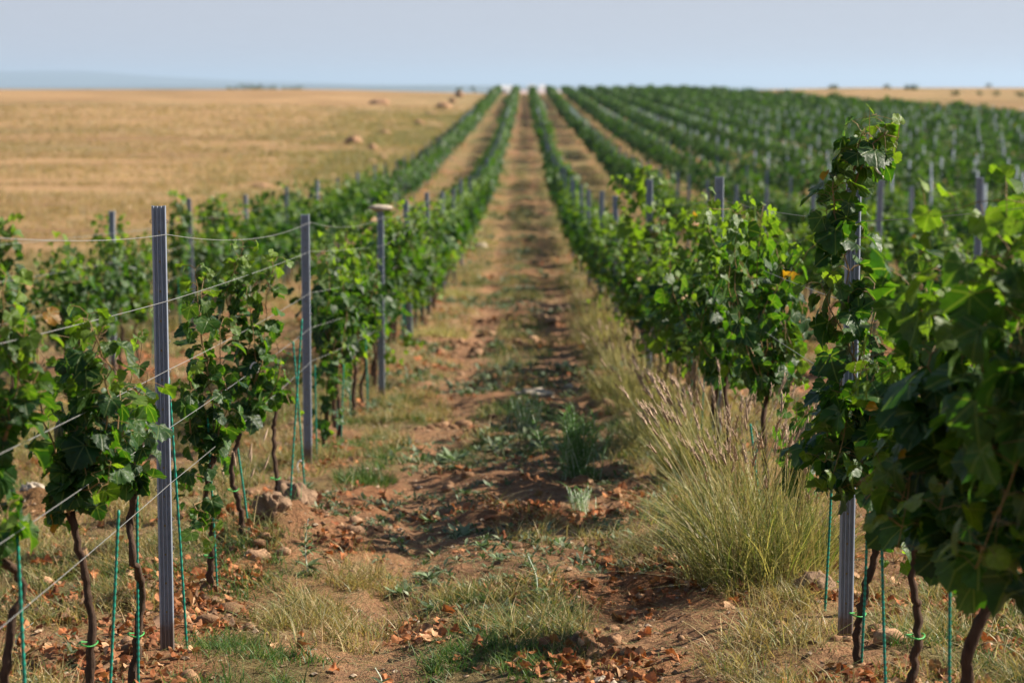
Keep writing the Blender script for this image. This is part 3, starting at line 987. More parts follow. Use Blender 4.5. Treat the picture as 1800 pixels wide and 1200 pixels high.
custom_vine(8.5, [(1478, 1080), (1492, 970), (1482, 870), (1476, 800)], [], 'dark straight vine right behind the climbed post', 25,
            extra=dict(H=1.12, head=0.66, dlow=-0.05, shoots=5, spread=0.26, depth=0.07, size=0.112, step=0.055, droop=2, dside=(0.06, 0.16)))
custom_vine(9.9, [(1386, 1015), (1392, 960), (1402, 880), (1400, 840)],
            [[(1400, 850), (1412, 800), (1400, 740), (1396, 690)], [(1402, 850), (1422, 790), (1428, 740)], [(1400, 840), (1385, 790), (1402, 720)], [(1400, 860), (1420, 840), (1432, 830)]],
            'small pale-leaved vine inside the tall grass clump', 26, double=0.5, size=0.10)

custom_vine(20.4, [(1128, 668), (1130, 600), (1132, 560)],
            [[(1132, 560), (1112, 430), (1088, 312)], [(1132, 560), (1142, 390), (1128, 300), (1152, 335)], [(1130, 540), (1152, 440), (1160, 400)], [(1132, 560), (1120, 480), (1105, 420)],
             [(1130, 560), (1150, 500), (1165, 440)]], 'vine with tall yellow-green shoots beside the third post of the right row', 27, lod=1, young=0.8, size=0.12)
custom_vine(16.1, [(1212, 742), (1214, 660), (1216, 600)],
            [[(1216, 600), (1222, 450), (1218, 352)], [(1216, 600), (1205, 470), (1208, 372)], [(1216, 590), (1235, 470), (1228, 400)]], 'vine with one yellow-green plume just past the bright ribbed post', 28, lod=1, young=0.6, size=0.12)

ROWD = {r['key']: r for r in ROWS}
for y in np.arange(15.7, 62, 0.93):
    place_vine(ROWD['L1'], y + vrng.normal(0, 0.06), 0.6 if y < 27 else 0.8, sc=1.0 if y < 22 else vrng.uniform(0.85, 1.0))
for y in np.arange(11.55, 62, 0.93):
    s = (1.0 if y < 13 else 0.9) - (0.04 if y > 26 else 0)
    if y > 15 and vrng.uniform() < 0.12: continue
    place_vine(ROWD['R1'], y + vrng.normal(0, 0.06), 0.7, sc=s * vrng.uniform(0.88, 1.05), protos=MIDV if y < 15 else None)
for y in np.arange(17.8, 62, 0.93):
    if vrng.uniform() < (0.25 if y < 30 else 0.12): continue
    place_vine(ROWD['L2'], y + vrng.normal(0, 0.12), 0.35 if y < 30 else 0.8, sc=vrng.uniform(0.85, 1.12))
n_v = sum(1 for o in COL.objects if o.name.startswith('grapevine'))
for r in ROWS[3:]:
    for y in np.arange(12, 62, 0.95):
        yy = y + vrng.normal(0, 0.08)
        if not in_view(r['x'], yy, 60) or vrng.uniform() < 0.2: continue
        if n_v >= 300: continue
        place_vine(r, yy, 0.35, sc=vrng.uniform(0.70, 0.93)); n_v += 1
print('vines', n_v)

# far rows as one mass
fr = rng_of(909)
fm = Mesher()
for r in ROWS:
    x = r['x']
    y0 = max(62.0, (abs(x) - 3) * FPX / 1150)
    segs = [(62, 120, 62, 0.19, 2), (120, 200, 40, 0.27, 3), (200, 360, 32, 0.38, 3)]
    for a, b, dens, sz, lod in segs:
        a = max(a, y0); b = min(b, r['end'])
        if b <= a: continue
        n = int((b - a) * dens)
        y = fr.uniform(a, b, n)
        gap = fbm(y * 0.45, np.full(n, x * 3.1), 17, 3)
        y = y[fr.uniform(0, 1, n) < sstep(0.32, 0.56, gap) * 0.9 + 0.10]
        n = len(y)
        top = (1.33 if x < 10 else 1.4) + 0.85 * (fbm(y * 0.9, np.full(n, x * 1.7), 23, 2) - 0.4)
        h = 0.42 + (top - 0.42) * fr.uniform(0, 1, n) ** 0.8
        px = x + fr.normal(0, np.where(y < 150, 0.16, 0.21) if x < 6 else 0.27, n)
        pos = np.stack([px, y, terr(px, y) + h], -1)
        out = np.stack([np.sign(px - x), fr.normal(0, 0.5, n), fr.uniform(0.2, 1.2, n)], -1)
        tipd = np.stack([np.sign(px - x) * 0.5, fr.normal(0, 0.5, n), -fr.uniform(0.2, 1, n)], -1)
        put_leaves(fm, pos, tipd, nrm(out + fr.normal(0, 0.3, (n, 3))), sz * fr.uniform(0.7, 1.3, n), 0.8 * leaf_tints(n, fr.uniform(0, 0.3, n) * (h > top - 0.3), fr, 0.002), lod, fr)
tag(link('distant_vineyard', fm.mesh('distant_vineyard', M['leaf_far'])), 'mass of green vine rows climbing the far slope to the crest', kind='stuff')

# ------------------------------------------------------------------ green stakes beside the vines
def stake_mesh(H, seed):
    rng = rng_of(seed)
    ms = Mesher()
    n = int(H / 0.013)
    z = np.linspace(-0.08, H, n)
    c = np.stack([0.004 * np.sin(z * 2 + seed), 0.004 * np.cos(z * 1.7), z], -1)
    r = 0.0062 * (1 + 0.22 * np.sin(np.arange(n) * math.pi))          # ridged rod
    r = 0.0052 * np.where(np.arange(n) % 2 == 0, 1.15, 0.85)
    cc = np.repeat(np.where(np.arange(n) % 2 == 0, 1.3, 0.55), 6)
    cc = np.concatenate([cc, [1, 1]])[:, None] * np.ones((1, 3))
    tube(ms, c, r, 6, col=cc)
    return ms.mesh('green_stake', M['stake'])
STK = [stake_mesh(1.0, k) for k in range(3)]
srng = rng_of(31)
def place_stake(x, y, H, label, rx=0, ry=0):
    o = link('vine_stake', STK[srng.integers(3)], None, (x, y, gz1(x, y)))
    o.scale = (1, 1, H); o.rotation_euler = (rx, ry, srng.uniform(0, 6))
    o.rotation_mode = 'XYZ'
    tag(o, label, 'stake', 'green vine stakes')
    return o
for d, px0, px1, py1, lab in [
    (5.9, 12, 30, 940, 'green ridged stake beside the nearest bent trunk of the left row'),
    (6.8, 157, 140, 900, 'green ridged stake beside the bushy vine before the holed post'),
    (7.6, 216, 224, 860, 'green ridged stake tied to the slender curved vine'),
    (8.5, 306, 296, 660, 'tall green ridged stake standing right behind the holed post'),
    (9.6, 366, 355, 730, 'green stake through the drooping vine past the holed post'),
    (10.7, 424, 412, 780, 'green stake at the two-pronged vine'),
    (11.6, 498, 478, 560, 'long leaning green stake by the thin sparse vine'),
    (12.6, 525, 512, 600, 'bare green stake just before the smooth grey post'),
    (14.2, 549, 548, 640, 'green stake hidden half behind the smooth grey post'),
    (15.4, 594, 596, 640, 'green stake just past the low yellowish vine'),
    (5.95, 1708, 1722, 985, 'bright green stake beside the thick leaning trunk of the right row'),
    (6.75, 1588, 1612, 935, 'green stake leaning beside the kinked trunk in the right row'),
    (7.55, 1535, 1537, 850, 'green stake against the trunk of the climbing vine'),
    (8.6, 1468, 1466, 800, 'thin dark green stake just left of the climbed post'),
    (9.9, 1388, 1394, 900, 'green stake at the small pale-leaved vine in the grass clump'),
    (10.6, 1356, 1376, 740, 'leaning green stake rising from the tall grass clump'),
    (12.2, 1333, 1335, 760, 'green stake behind the tall grass clump'),
    (13.0, 1294, 1294, 735, 'green stake between the grass clump and the bright ribbed post')]:
    a = P(px0, 0, d)[0]; top = P(px1, py1, d); z0 = gz1(a, d)
    H = top[2] - z0
    place_stake(a, d, H, lab, 0, math.atan2(top[0] - a, H))
for key, y0 in (('L1', 16.2), ('R1', 13.9), ('L2', 18.6)):
    r = ROWD[key]; cnt = 0
    for y in np.arange(y0, 40, 0.93):
        cnt += 1
        place_stake(r['x'] + srng.normal(0, 0.05), y, srng.uniform(0.75, 1.0), f"thin green stake, {ORD[cnt]} of the farther ones along {r['lab']}", srng.normal(0, 0.03), srng.normal(0, 0.03))

# ------------------------------------------------------------------ trellis wires and clips
def wire(key, h, label, sag=0.012, y_start=None, y_end=60, r=0.0021, sx=0.03, start_h=None):
    row = ROWD[key]
    knots = []
    for i, y in enumerate(row['posts']):
        if y > y_end: break
        x, yy, g0, H = TOPS[(key, i)]
        knots.append(np.array([x + sx, yy, g0 + min(h, H - 0.05)]))
    first = knots[0]
    y_s = y_start if y_start is not None else first[1] - POST_STEP
    knots = [np.array([row['x'] + sx, y_s, gz1(row['x'], y_s) + (start_h or h)])] + knots
    pts = []
    for a, b in zip(knots[:-1], knots[1:]):
        t = np.linspace(0, 1, 14)[:-1]
        p = a[None] * (1 - t[:, None]) + b[None] * t[:, None]
        p[:, 2] -= sag * 4 * t * (1 - t)
        pts.append(p)
    pts.append(knots[-1][None])
    pts = np.vstack(pts)
    ms = Mesher(); tube(ms, pts, r, 5)
    return tag(link('trellis_wire', ms.mesh('trellis_wire', M['wire'])), label, 'wire', 'trellis wires')
names5 = ['topmost', 'second highest', 'middle', 'second lowest', 'lowest']
for h, nm, sg, sh in zip([1.66, 1.40, 1.13, 0.90, 0.68], names5, [0.06, 0.01, 0.012, 0.01, 0.014], [1.88, 1.48, 1.17, 0.92, 0.70]):
    wire('L1', h, f'{nm} pale wire strung along the posts left of the track', sg, 3.0, 42, 0.0012, start_h=sh)
for h, nm in zip([1.50, 1.2, 0.85], ['topmost', 'middle', 'lowest']):
    wire('L2', h, f'{nm} thin wire along the row beside the stubble field', 0.03, 12, 48)
for h, nm, sg, sh in zip([1.62, 1.30, 0.98], ['topmost', 'middle', 'lowest'], [0.02, 0.02, 0.02], [1.80, 1.12, 0.95]):
    wire('R1', h, f'{nm} fine wire along the posts right of the track', sg, 3.0, 42, 0.0013, start_h=sh)
wire('R2', 1.5, 'topmost wire of the second row right of the track', 0.03, 12, 48, 0.0016)

def clip(px, py, d, label, s=1.0, tilt=0.3):
    c = P(px, py, d)
    ms = Mesher()
    t = np.linspace(0, 1, 16)
    a = -0.6 + t * 4.6
    p = np.stack([0.017 * np.cos(a), np.zeros(16), 0.022 * np.sin(a) * 1.2], -1) * s
    p = np.vstack([p, p[-1] + np.array([0.006, 0.004, -0.02]) * s])
    tube(ms, p, 0.0036 * s, 6)
    o = tag(link('wire_clip', ms.mesh('wire_clip', M['clip']), None, tuple(c)), label, 'clip', 'white wire clips')
    o.rotation_euler = (0, tilt, 0.4)
clip(1547, 291, 7.6, 'white plastic loop clip high on the climbing shoot', 1.2, -0.5)
clip(1553, 862, 7.4, 'white plastic clip low on the climbed post by the green stake', 1.0, 0.4)
clip(148, 690, 6.72, 'white plastic clip on the wire inside the bushy vine before the holed post', 0.6, 0.9)
clip(52, 712, 6.5, 'white plastic clip hanging left of the bushy vine', 1.0, 0.1)
clip(447, 648, 10.6, 'white plastic clip among the leaves of the two-pronged vine', 1.2, 0.2)
clip(528, 818, 13.2, 'white plastic clip lying low in front of the smooth grey post', 1.2, 0.1)

# flat stone balanced on the third post
x3, y3, g3, H3 = TOPS[('L1', 2)]
ms = Mesher(); blob(ms, (0, 0, 0), (0.115, 0.08, 0.028), 5, 0.22, 26, 13)
tag(link('stone', ms.mesh('stone', M['rock']), None, (x3, y3 + 0.01, g3 + H3 + 0.026)), 'flat beige stone balanced on top of a steel post', 'stone')

# ------------------------------------------------------------------ stones, clods, heaps
def stone(px, py, r, label, mat='rock', seed=0, sink=0.35, name='stone', cat='stone', rough=0.45):
    x, y = G(px, py)
    ms = Mesher(); blob(ms, (0, 0, 0), r, seed, rough, 36, 21, freq=3.6)
    return tag(link(name, ms.mesh(name, M[mat]), None, (x, y, gz1(x, y) + r[2] * (1 - 2 * sink))), label, cat)
stone(942, 690, (0.17, 0.12, 0.05), 'flat pale stone lying alone on the middle of the track', seed=3)
stone(1000, 668, (0.05, 0.04, 0.03), 'small whitish stone past the flat pale stone on the track', seed=4)
stone(1432, 1045, (0.10, 0.09, 0.085), 'rounded grey-brown stone beside the grass clump near the climbed post', 'clod', seed=7, rough=0.22)
stone(722, 1068, (0.035, 0.03, 0.025), 'small white stone near the grey-green rosettes on the track', seed=9)
stone(480, 950, (0.085, 0.08, 0.065), 'lit lump of dry earth in front of the soil mound', 'clod', seed=13, rough=0.7, name='earth_clod', cat='clod')
stone(512, 905, (0.11, 0.12, 0.10), 'big dark lump of earth under the thin sparse vine', 'clod', seed=15, rough=0.7, name='earth_clod', cat='clod')
stone(845, 432, (0.16, 0.12, 0.08), 'pale stone at the grassy left edge of the distant track', seed=17)
stone(58, 905, (0.07, 0.05, 0.045), 'pale stone among dead leaves beyond the bushy vine', seed=19)
stone(1065, 1175, (0.05, 0.045, 0.03), 'grey stone among the curled dead leaves at the bottom', seed=23)
for k, (px, py, wpx, hpx, lab) in enumerate([
    (622, 254, 30, 16, 'biggest brown earth heap at the edge of the stubble field'),
    (668, 183, 34, 9, 'wide dark earth heap far out on the stubble field'),
    (678, 238, 26, 9, 'low brown heap just right of the biggest earth heap'),
    (735, 220, 18, 9, 'small brown heap by the far end of the dry weeds'),
    (780, 190, 26, 10, 'brown heap below the row of distant heaps'),
    (795, 181, 14, 8, 'middle one of the three distant heaps by the vines'),
    (808, 171, 16, 10, 'farthest reddish heap near the crest by the vines'),
    (742, 221, 12, 7, 'tiny brown lump touching the small heap by the dry weeds'),
    (655, 263, 18, 9, 'dull brown lump below the low heap next to the biggest one'),
    (652, 289, 22, 9, 'olive brown lump at the weedy edge of the stubble field'),
    (673, 283, 16, 9, 'reddish lump at the weedy field edge, closer to the vines'),
    (760, 203, 24, 6, 'low greenish brown heap between the small heap and the farther ones'),
    (545, 287, 28, 7, 'low tan heap before the biggest earth heap'),
    (462, 329, 38, 8, 'dark flat heap nearest to the vines on the stubble field')]):
    x, y = G(px, py)
    m_ = y / FPX
    ms = Mesher(); blob(ms, (0, 0, 0), (wpx * m_ * 0.5, wpx * m_ * 0.5, hpx * m_ * 0.9), 40 + k, 0.3, 24, 13, freq=2.2)
    tag(link('earth_heap', ms.mesh('earth_heap', M['heap']), None, (x, y, gz1(x, y) + hpx * m_ * 0.1)), lab, 'heap', 'earth heaps on the stubble field')

# ------------------------------------------------------------------ blades: grass, straw, dead leaves
def put_blades(ms, base, H, width, lean, tint, rng, segs=3, bend=0.6):
    """curved tapering blades; lean = horizontal vector at the tip per unit height"""
    n = len(base)
    if n == 0: return
    az = rng.uniform(0, 2 * np.pi, n)
    side = np.stack([np.cos(az), np.sin(az), np.zeros(n)], -1)
    t = np.linspace(0, 1, segs + 1)
    vs_ = []
    for k, tt in enumerate(t):
        c = base + np.stack([lean[:, 0] * H * tt ** (1 + bend), lean[:, 1] * H * tt ** (1 + bend), H * (tt - 0.25 * tt * tt * np.minimum(1, np.hypot(lean[:, 0], lean[:, 1])))], -1)
        wv = (width * (1 - tt ** 1.6) * 0.5 + 0.0002)[:, None]
        vs_.append(c - side * wv); vs_.append(c + side * wv)
    v = np.stack(vs_, 1)
    m = 2 * (segs + 1)
    off = (np.arange(n) * m)[:, None, None]
    f = np.array([[2 * k, 2 * k + 1, 2 * k + 3, 2 * k + 2] for k in range(segs)])
    ms.add(v.reshape(-1, 3), (f[None] + off).reshape(-1, 4), np.repeat(tint, m, axis=0))

grng = rng_of(2024)
def scatter(n, y0, y1, xl=None, xr=None):
    """points spread evenly over what the picture shows between two distances"""
    n = int(n * 1.3)
    u = grng.uniform(0, 1, n)
    y = np.sqrt(y0 * y0 + u * (y1 * y1 - y0 * y0))
    x = (grng.uniform(-1250, 1250, n)) / FPX * y
    return x, y

def tints(n, cols, rng):
    cols = np.array(cols); k = rng.integers(len(cols), size=n)
    return cols[k] * rng.uniform(0.7, 1.3, (n, 1))
G_COLS = [(0.050, 0.125, 0.026), (0.07, 0.15, 0.034), (0.11, 0.17, 0.04), (0.045, 0.11, 0.03), (0.17, 0.19, 0.06)]
D_COLS = [(0.42, 0.31, 0.16), (0.36, 0.24, 0.12), (0.48, 0.38, 0.22), (0.28, 0.20, 0.10), (0.20, 0.21, 0.08)]

gg, dg, dl = Mesher(), Mesher(), Mesher()
for y0, y1, ntuft, hs in ((5.6, 11, 11000, 1.0), (11, 20, 13000, 1.25), (20, 45, 13000, 1.9), (45, 110, 9000, 3.4)):
    x, y = scatter(ntuft, y0, y1)
    green, dry, leaf, field = masks(x, y)
    clump = fbm(x * 6 / hs, y * 5 / hs, 211, 2)
    # green tufts
    for which, ms, cols, hbase in ((green, gg, G_COLS, 0.055), (dry, dg, D_COLS, 0.085)):
        ok = (grng.uniform(0, 1, len(x)) < which * sstep(0.35, 0.65, clump) * 1.1) & (field < 0.4)
        bx, by = x[ok], y[ok]
        per = 11
        bx = np.repeat(bx, per) + grng.normal(0, 0.035 * hs, len(bx) * per)
        by = np.repeat(by, per) + grng.normal(0, 0.035 * hs, len(by) * per)
        n = len(bx)
        if not n: continue
        H = hbase * hs ** 0.75 * grng.uniform(0.4, 1.6, n)
        ln = grng.normal(0, 0.75, (n, 2))
        put_blades(ms, np.stack([bx, by, gz(bx, by) - 0.005], -1), H, 0.0042 * hs * grng.uniform(0.7, 1.4, n), ln, tints(n, cols, grng), grng, 2 if hs > 1.5 else 3)
    # straw lying flat
    if hs < 1.5:
        ok = grng.uniform(0, 1, len(x)) < 0.95
        bx, by = np.repeat(x[ok], 3) + grng.normal(0, .05, ok.sum() * 3), np.repeat(y[ok], 3) + grng.normal(0, .05, ok.sum() * 3)
        n = len(bx)
        a = grng.uniform(0, 6.28, n)
        ln = np.stack([np.cos(a), np.sin(a)], -1) * grng.uniform(3, 9, (n, 1))
        put_blades(dg, np.stack([bx, by, gz(bx, by) + 0.004], -1), grng.uniform(0.006, 0.016, n), 0.003 * np.ones(n), ln, tints(n, D_COLS, grng), grng, 2, bend=0.1)

# rough weeds along the field's edge and clods of stubble farther out
n = 15000
y = np.exp(grng.uniform(math.log(26), math.log(230), n))
x = FIELD_EDGE(y) + 1.0 - np.abs(grng.normal(0, 1, n)) * (1.5 + y * 0.03)
ok = fbm(x * 0.5, y * 0.12, 151, 4) > 0.44
x, y = x[ok], y[ok]
per = 7
sc_ = np.repeat(np.clip(y / 30, 1, 5) ** 0.7, per)
bx = np.repeat(x, per) + grng.normal(0, 0.08, len(x) * per) * sc_; by = np.repeat(y, per) + grng.normal(0, 0.08, len(x) * per) * sc_
n = len(bx)
put_blades(dg, np.stack([bx, by, gz(bx, by) - 0.01], -1), grng.uniform(0.08, 0.30, n) * sc_ ** 0.5, 0.012 * sc_, grng.normal(0, 0.5, (n, 2)),
           tints(n, D_COLS + [(0.16, 0.17, 0.06), (0.13, 0.15, 0.055), (0.22, 0.20, 0.08)], grng), grng, 2)
# cut stubble and tufts over the field
n = 16000
y = np.exp(grng.uniform(math.log(30), math.log(260), n))
x = FIELD_EDGE(y) - grng.uniform(0, 1, n) * (0.26 * y)
ok = fbm(x * 0.15, y * 0.35, 161, 4) > 0.40
x, y = x[ok], y[ok]
per = 6
sc_ = np.repeat(np.clip(y / 30, 1, 7), per)
bx = np.repeat(x, per) + grng.normal(0, 0.10, len(x) * per) * sc_; by = np.repeat(y, per) + grng.normal(0, 0.06, len(x) * per) * sc_
n = len(bx)
put_blades(dg, np.stack([bx, by, gz(bx, by) - 0.01], -1), grng.uniform(0.05, 0.16, n) * sc_ ** 0.5, 0.012 * sc_, grng.normal(0, 0.5, (n, 2)),
           tints(n, [(0.42, 0.29, 0.15), (0.48, 0.35, 0.20), (0.33, 0.22, 0.11), (0.28, 0.20, 0.09)], grng), grng, 2)
tag(link('green_grass', gg.mesh('green_grass', M['grass'])), 'short green grass growing in patches on the track', kind='stuff')
tag(link('dry_grass', dg.mesh('dry_grass', M['grass'])), 'dry straw coloured grass under the vine rows and on the track', kind='stuff')

# dead leaves: curled, rusty, thickest under the rows
DEAD_COLS = [(0.36, 0.13, 0.055), (0.46, 0.21, 0.10), (0.24, 0.085, 0.04), (0.50, 0.30, 0.18), (0.42, 0.17, 0.075), (0.20, 0.12, 0.08), (0.32, 0.14, 0.07)]
def dead_leaves(x, y, size, lift=0.012, lod=1):
    n = len(x)
    if not n: return
    pos = np.stack([x, y, gz(x, y) + lift * grng.uniform(0.3, 1.6, n)], -1)
    a = grng.uniform(0, 6.28, n)
    tipd = np.stack([np.cos(a), np.sin(a), grng.normal(0, 0.4, n)], -1)
    nn = np.stack([grng.normal(0, 0.5, n), grng.normal(0, 0.5, n), np.ones(n)], -1)
    put_leaves(dl, pos, tipd, nn, size * grng.uniform(0.5, 1.15, n), tints(n, DEAD_COLS, grng), lod, grng, curl=2.0)
for y0, y1, nn_, sz, lod in ((5.6, 12, 11000, 0.050, 0), (12, 24, 8000, 0.062, 1), (24, 50, 7000, 0.10, 2)):
    x, y = scatter(nn_, y0, y1)
    _, _, leaf, field = masks(x, y)
    ok = (grng.uniform(0, 1, len(x)) < leaf ** 1.5 * 0.65 + 0.012) & (field < 0.3)
    dead_leaves(x[ok], y[ok], sz, 0.016, lod)
for px, py, n, spx, spy in [(900, 890, 60, 45, 8), (960, 895, 30, 45, 8), (1040, 1150, 45, 45, 18), (950, 1165, 60, 60, 18), (1110, 860, 40, 40, 14), (740, 1115, 16, 22, 8), (585, 965, 25, 35, 8),
                            (1690, 990, 60, 30, 22), (110, 985, 70, 70, 25), (60, 1060, 90, 70, 25), (230, 1040, 60, 50, 25), (110, 1170, 60, 80, 20), (330, 1075, 25, 25, 10), (400, 935, 40, 30, 20), (1720, 1070, 70, 60, 20),
                            (1150, 985, 25, 25, 8), (880, 555, 30, 50, 6), (1020, 540, 30, 60, 8)]:
    q = [G(px + grng.normal(0, spx), py + grng.normal(0, spy)) for _ in range(n)]
    q = np.array(q)
    dead_leaves(q[:, 0], q[:, 1], 0.052, 0.03, 0)
tag(link('fallen_leaves', dl.mesh('fallen_leaves', M['dead'])), 'curled rusty brown fallen vine leaves under the rows', kind='stuff')

# pebbles and crumbs of earth
pb_ = Mesher()
x, y = scatter(5200, 5.6, 17)
rr = np.minimum(grng.gamma(1.5, 0.0042, len(x)) + 0.003, 0.017)
zz = gz(x, y)
oct_v = np.array([(1, 0, 0), (0, 1, 0), (-1, 0, 0), (0, -1, 0), (0, 0, 0.75), (0, 0, -0.6), (.7, .7, .3), (-.7, .7, .35), (-.7, -.7, .25), (.7, -.7, .3)], float)
oct_f = np.array([(0, 6, 4), (6, 1, 4), (1, 7, 4), (7, 2, 4), (2, 8, 4), (8, 3, 4), (3, 9, 4), (9, 0, 4), (6, 0, 5), (1, 6, 5), (7, 1, 5), (2, 7, 5), (8, 2, 5), (3, 8, 5), (9, 3, 5), (0, 9, 5)])
V = oct_v[None] * rr[:, None, None] * grng.uniform(0.65, 1.3, (len(x), 10, 1)) * grng.uniform(0.7, 1.3, (len(x), 1, 3))
V += np.stack([x, y, zz + rr * 0.25], -1)[:, None, :]
pc = tints(len(x), [(0.30, 0.20, 0.13), (0.26, 0.165, 0.10), (0.38, 0.29, 0.21), (0.33, 0.23, 0.15)], grng)
M['pebble'] = mat_plain('pebble', (1, 1, 1), 0.95, 0.15, nscale=90, namp=0.3, tint=True)
pb_.add(V.reshape(-1, 3), (oct_f[None] + (np.arange(len(x)) * 10)[:, None, None]).reshape(-1, 3), np.repeat(pc, 10, axis=0))
tag(link('gravel', pb_.mesh('gravel', M['pebble'], smooth=False)), 'pebbles and crumbs of dry earth on the track', kind='stuff')

# broken clods of earth, most of them in the ruts
cl = Mesher()
x, y = scatter(5200, 5.8, 30)
kk = fbm(x * 1.3 + 17, y * 0.9 + 5, 191, 3) + 0.05 * track(x)
ok = (kk > 0.53) & (x > L1X - 0.6) & (x < R1X + 0.3)
x, y = x[ok], y[ok]
rr = np.minimum(grng.gamma(1.6, 0.009, len(x)) + 0.008, 0.05) * (1 + 0.03 * np.clip(y - 8, 0, 20))
pc = tints(len(x), [(0.27, 0.155, 0.088), (0.33, 0.20, 0.12), (0.22, 0.125, 0.07)], grng)
zz = gz(x, y)
for k in range(len(x)):
    blob(cl, (x[k], y[k], zz[k] + rr[k] * 0.2), rr[k] * np.array([1.2, 1.0, 0.75]) * grng.uniform(0.7, 1.3, 3), 1000 + k, 0.5, 9, 7, col=pc[k], freq=2.4)
M['soil_clod'] = mat_plain('soil_clod', (1, 1, 1), 0.95, 0.1, nscale=60, namp=0.4, bump=1.0, bdist=0.01, tint=True)
tag(link('soil_clods', cl.mesh('soil_clods', M['soil_clod'])), 'broken clods of brown earth over the track', kind='stuff')

# ------------------------------------------------------------------ tall grass clumps along the right row
M['seed'] = mat_plain('seed_head', (0.42, 0.30, 0.21), 0.8, 0.2, nscale=60, namp=0.3)
def grass_clump(x, y, r, H, n, ncul, label, seed, cols=None, lean=(-0.05, -0.05), group='tall grass clumps along the row', parts=False):
    rng = rng_of(seed)
    b, s = Mesher(), Mesher()
    a = rng.uniform(0, 6.28, n); q = r * rng.uniform(0, 1, n) ** 0.6
    off = np.stack([q * np.cos(a), q * np.sin(a)], -1)
    base = np.stack([off[:, 0], off[:, 1], gz(x + off[:, 0], y + off[:, 1]) - gz1(x, y) - 0.01], -1)
    h = H * rng.uniform(0.3, 0.85, n)
    ln = off / r * 0.5 + np.array(lean) + rng.normal(0, 0.42, (n, 2))
    cols = cols or [(0.17, 0.20, 0.055), (0.32, 0.29, 0.10), (0.44, 0.37, 0.17), (0.14, 0.17, 0.05), (0.52, 0.44, 0.23), (0.30, 0.22, 0.12)]
    br = rng.uniform(0, 1, n) < 0.16
    ln[br] *= 2.6; h[br] *= 0.6
    ct = tints(n, cols, rng) * rng.choice([0.55, 0.8, 1.0, 1.0, 1.25], size=(n, 1))
    put_blades(b, base, h, 0.0046 * rng.uniform(0.5, 1.6, n), ln, ct, rng, 5, bend=0.8)
    heads = []
    for k in range(ncul):
        a = rng.uniform(0, 6.28); q = r * 0.7 * math.sqrt(rng.uniform())
        b0 = np.array([q * math.cos(a), q * math.sin(a), 0.0])
        l = b0[:2] / r * 0.5 + np.array(lean) * 1.2 + rng.normal(0, 0.24, 2)
        l[0] = max(l[0], -0.48)
        hh = H * rng.uniform(0.7, 1.15)
        t = np.linspace(0, 1, 8)[:, None]
        c = b0 + np.concatenate([l[None] * hh * t ** 1.5, hh * t], 1)
        tube(b, c, 0.0015, 3, col=np.array(cols[rng.integers(1, len(cols))]) * 1.1, cap=False)
        heads.append((c[-1], nrm(c[-1] - c[-2]), rng.uniform(0.7, 1.3)))
    if not parts:
        s.add([], [])
        for p, d, k in heads:
            e = p + d * np.linspace(0, 0.075 * k, 6)[:, None]
            tube(b, e, 0.005 * np.array([0.4, 1, 1.1, 0.9, 0.6, 0.15]), 4, cap=False, mat=1)
        o = link('grass_clump', b.mesh('grass_blades', [M['grass'], M['seed']]), None, (x, y, gz1(x, y)))
        return tag(o, label, 'grass', group)
    root = thing('grass_clump', (x, y, gz1(x, y)), label, 'grass', group)
    link('foliage', b.mesh('grass_blades', M['grass']), root)
    for p, d, k in heads:
        o = link('seed_head', SEED[rng.integers(4)], root, tuple(p))
        o.rotation_euler = Vector(d).to_track_quat('Z', 'Y').to_euler()
        o.scale = (k, k, k)
    return root
def seed_mesh(k):
    ms = Mesher(); rng = rng_of(k)
    t = np.linspace(0, 1, 7)
    tube(ms, np.stack([0.006 * t ** 2, 0 * t, 0.08 * t], -1), 0.0038 * np.array([0.5, 1, 1.2, 1.0, 0.8, 0.6, 0.15]), 5)
    for q in range(9):
        h = 0.008 * q; a = q * 2.4
        p = np.array([[0, 0, h], [0.007 * math.cos(a), 0.007 * math.sin(a), h + 0.012], [0.010 * math.cos(a), 0.010 * math.sin(a), h + 0.026]])
        tube(ms, p, np.array([0.0012, 0.0022, 0.0004]), 3, cap=False)
    return ms.mesh('seed_head', M['seed'])
SEED = [seed_mesh(k) for k in range(4)]
def clump_at(px, py, r, H, n, ncul, label, seed, **k):
    x, y = G(px, py)
    return grass_clump(x, y, r, H, n, ncul, label, seed, **k)
clump_at(1335, 1012, 0.32, 0.66, 1050, 95, 'largest tall dry-green grass clump with pinkish seed heads', 71, parts=True)
clump_at(1290, 940, 0.28, 0.68, 700, 60, 'tall grass clump leaning out over the track behind the largest one', 72, parts=True)
clump_at(1420, 985, 0.20, 0.42, 900, 14, 'low dry grass clump around the small pale-leaved vine', 73, parts=True, lean=(0.1, -0.1))
clump_at(1225, 830, 0.24, 0.55, 900, 50, 'straw pale grass clump under the bright ribbed post', 74, parts=True)
CT = [(0.42, 0.36, 0.16), (0.52, 0.44, 0.22), (0.28, 0.27, 0.10), (0.58, 0.50, 0.28)]
for k, (px, py, n, lab) in enumerate([(1167, 775, 500, 'pale grass clump halfway under the dense right hedge'), (1132, 720, 500, 'feathery straw grass clump behind the halfway one'),
                                 (1102, 680, 500, 'yellowish grass clump at the bend of the right hedge edge'), (1077, 640, 450, 'tan grass clump in the middle of the straw strip'),
                                 (1060, 600, 450, 'pale grass clump next to last in the straw strip'), (1044, 565, 400, 'farthest clump of the straw strip along the right row')]):
    clump_at(px, py, 0.34, 0.52, n, 40, lab, 80 + k, cols=CT)
clump_at(425, 965, 0.10, 0.42, 26, 12, 'few thin straw stalks standing between vines before the smooth post', 91, cols=D_COLS, lean=(0.05, 0))
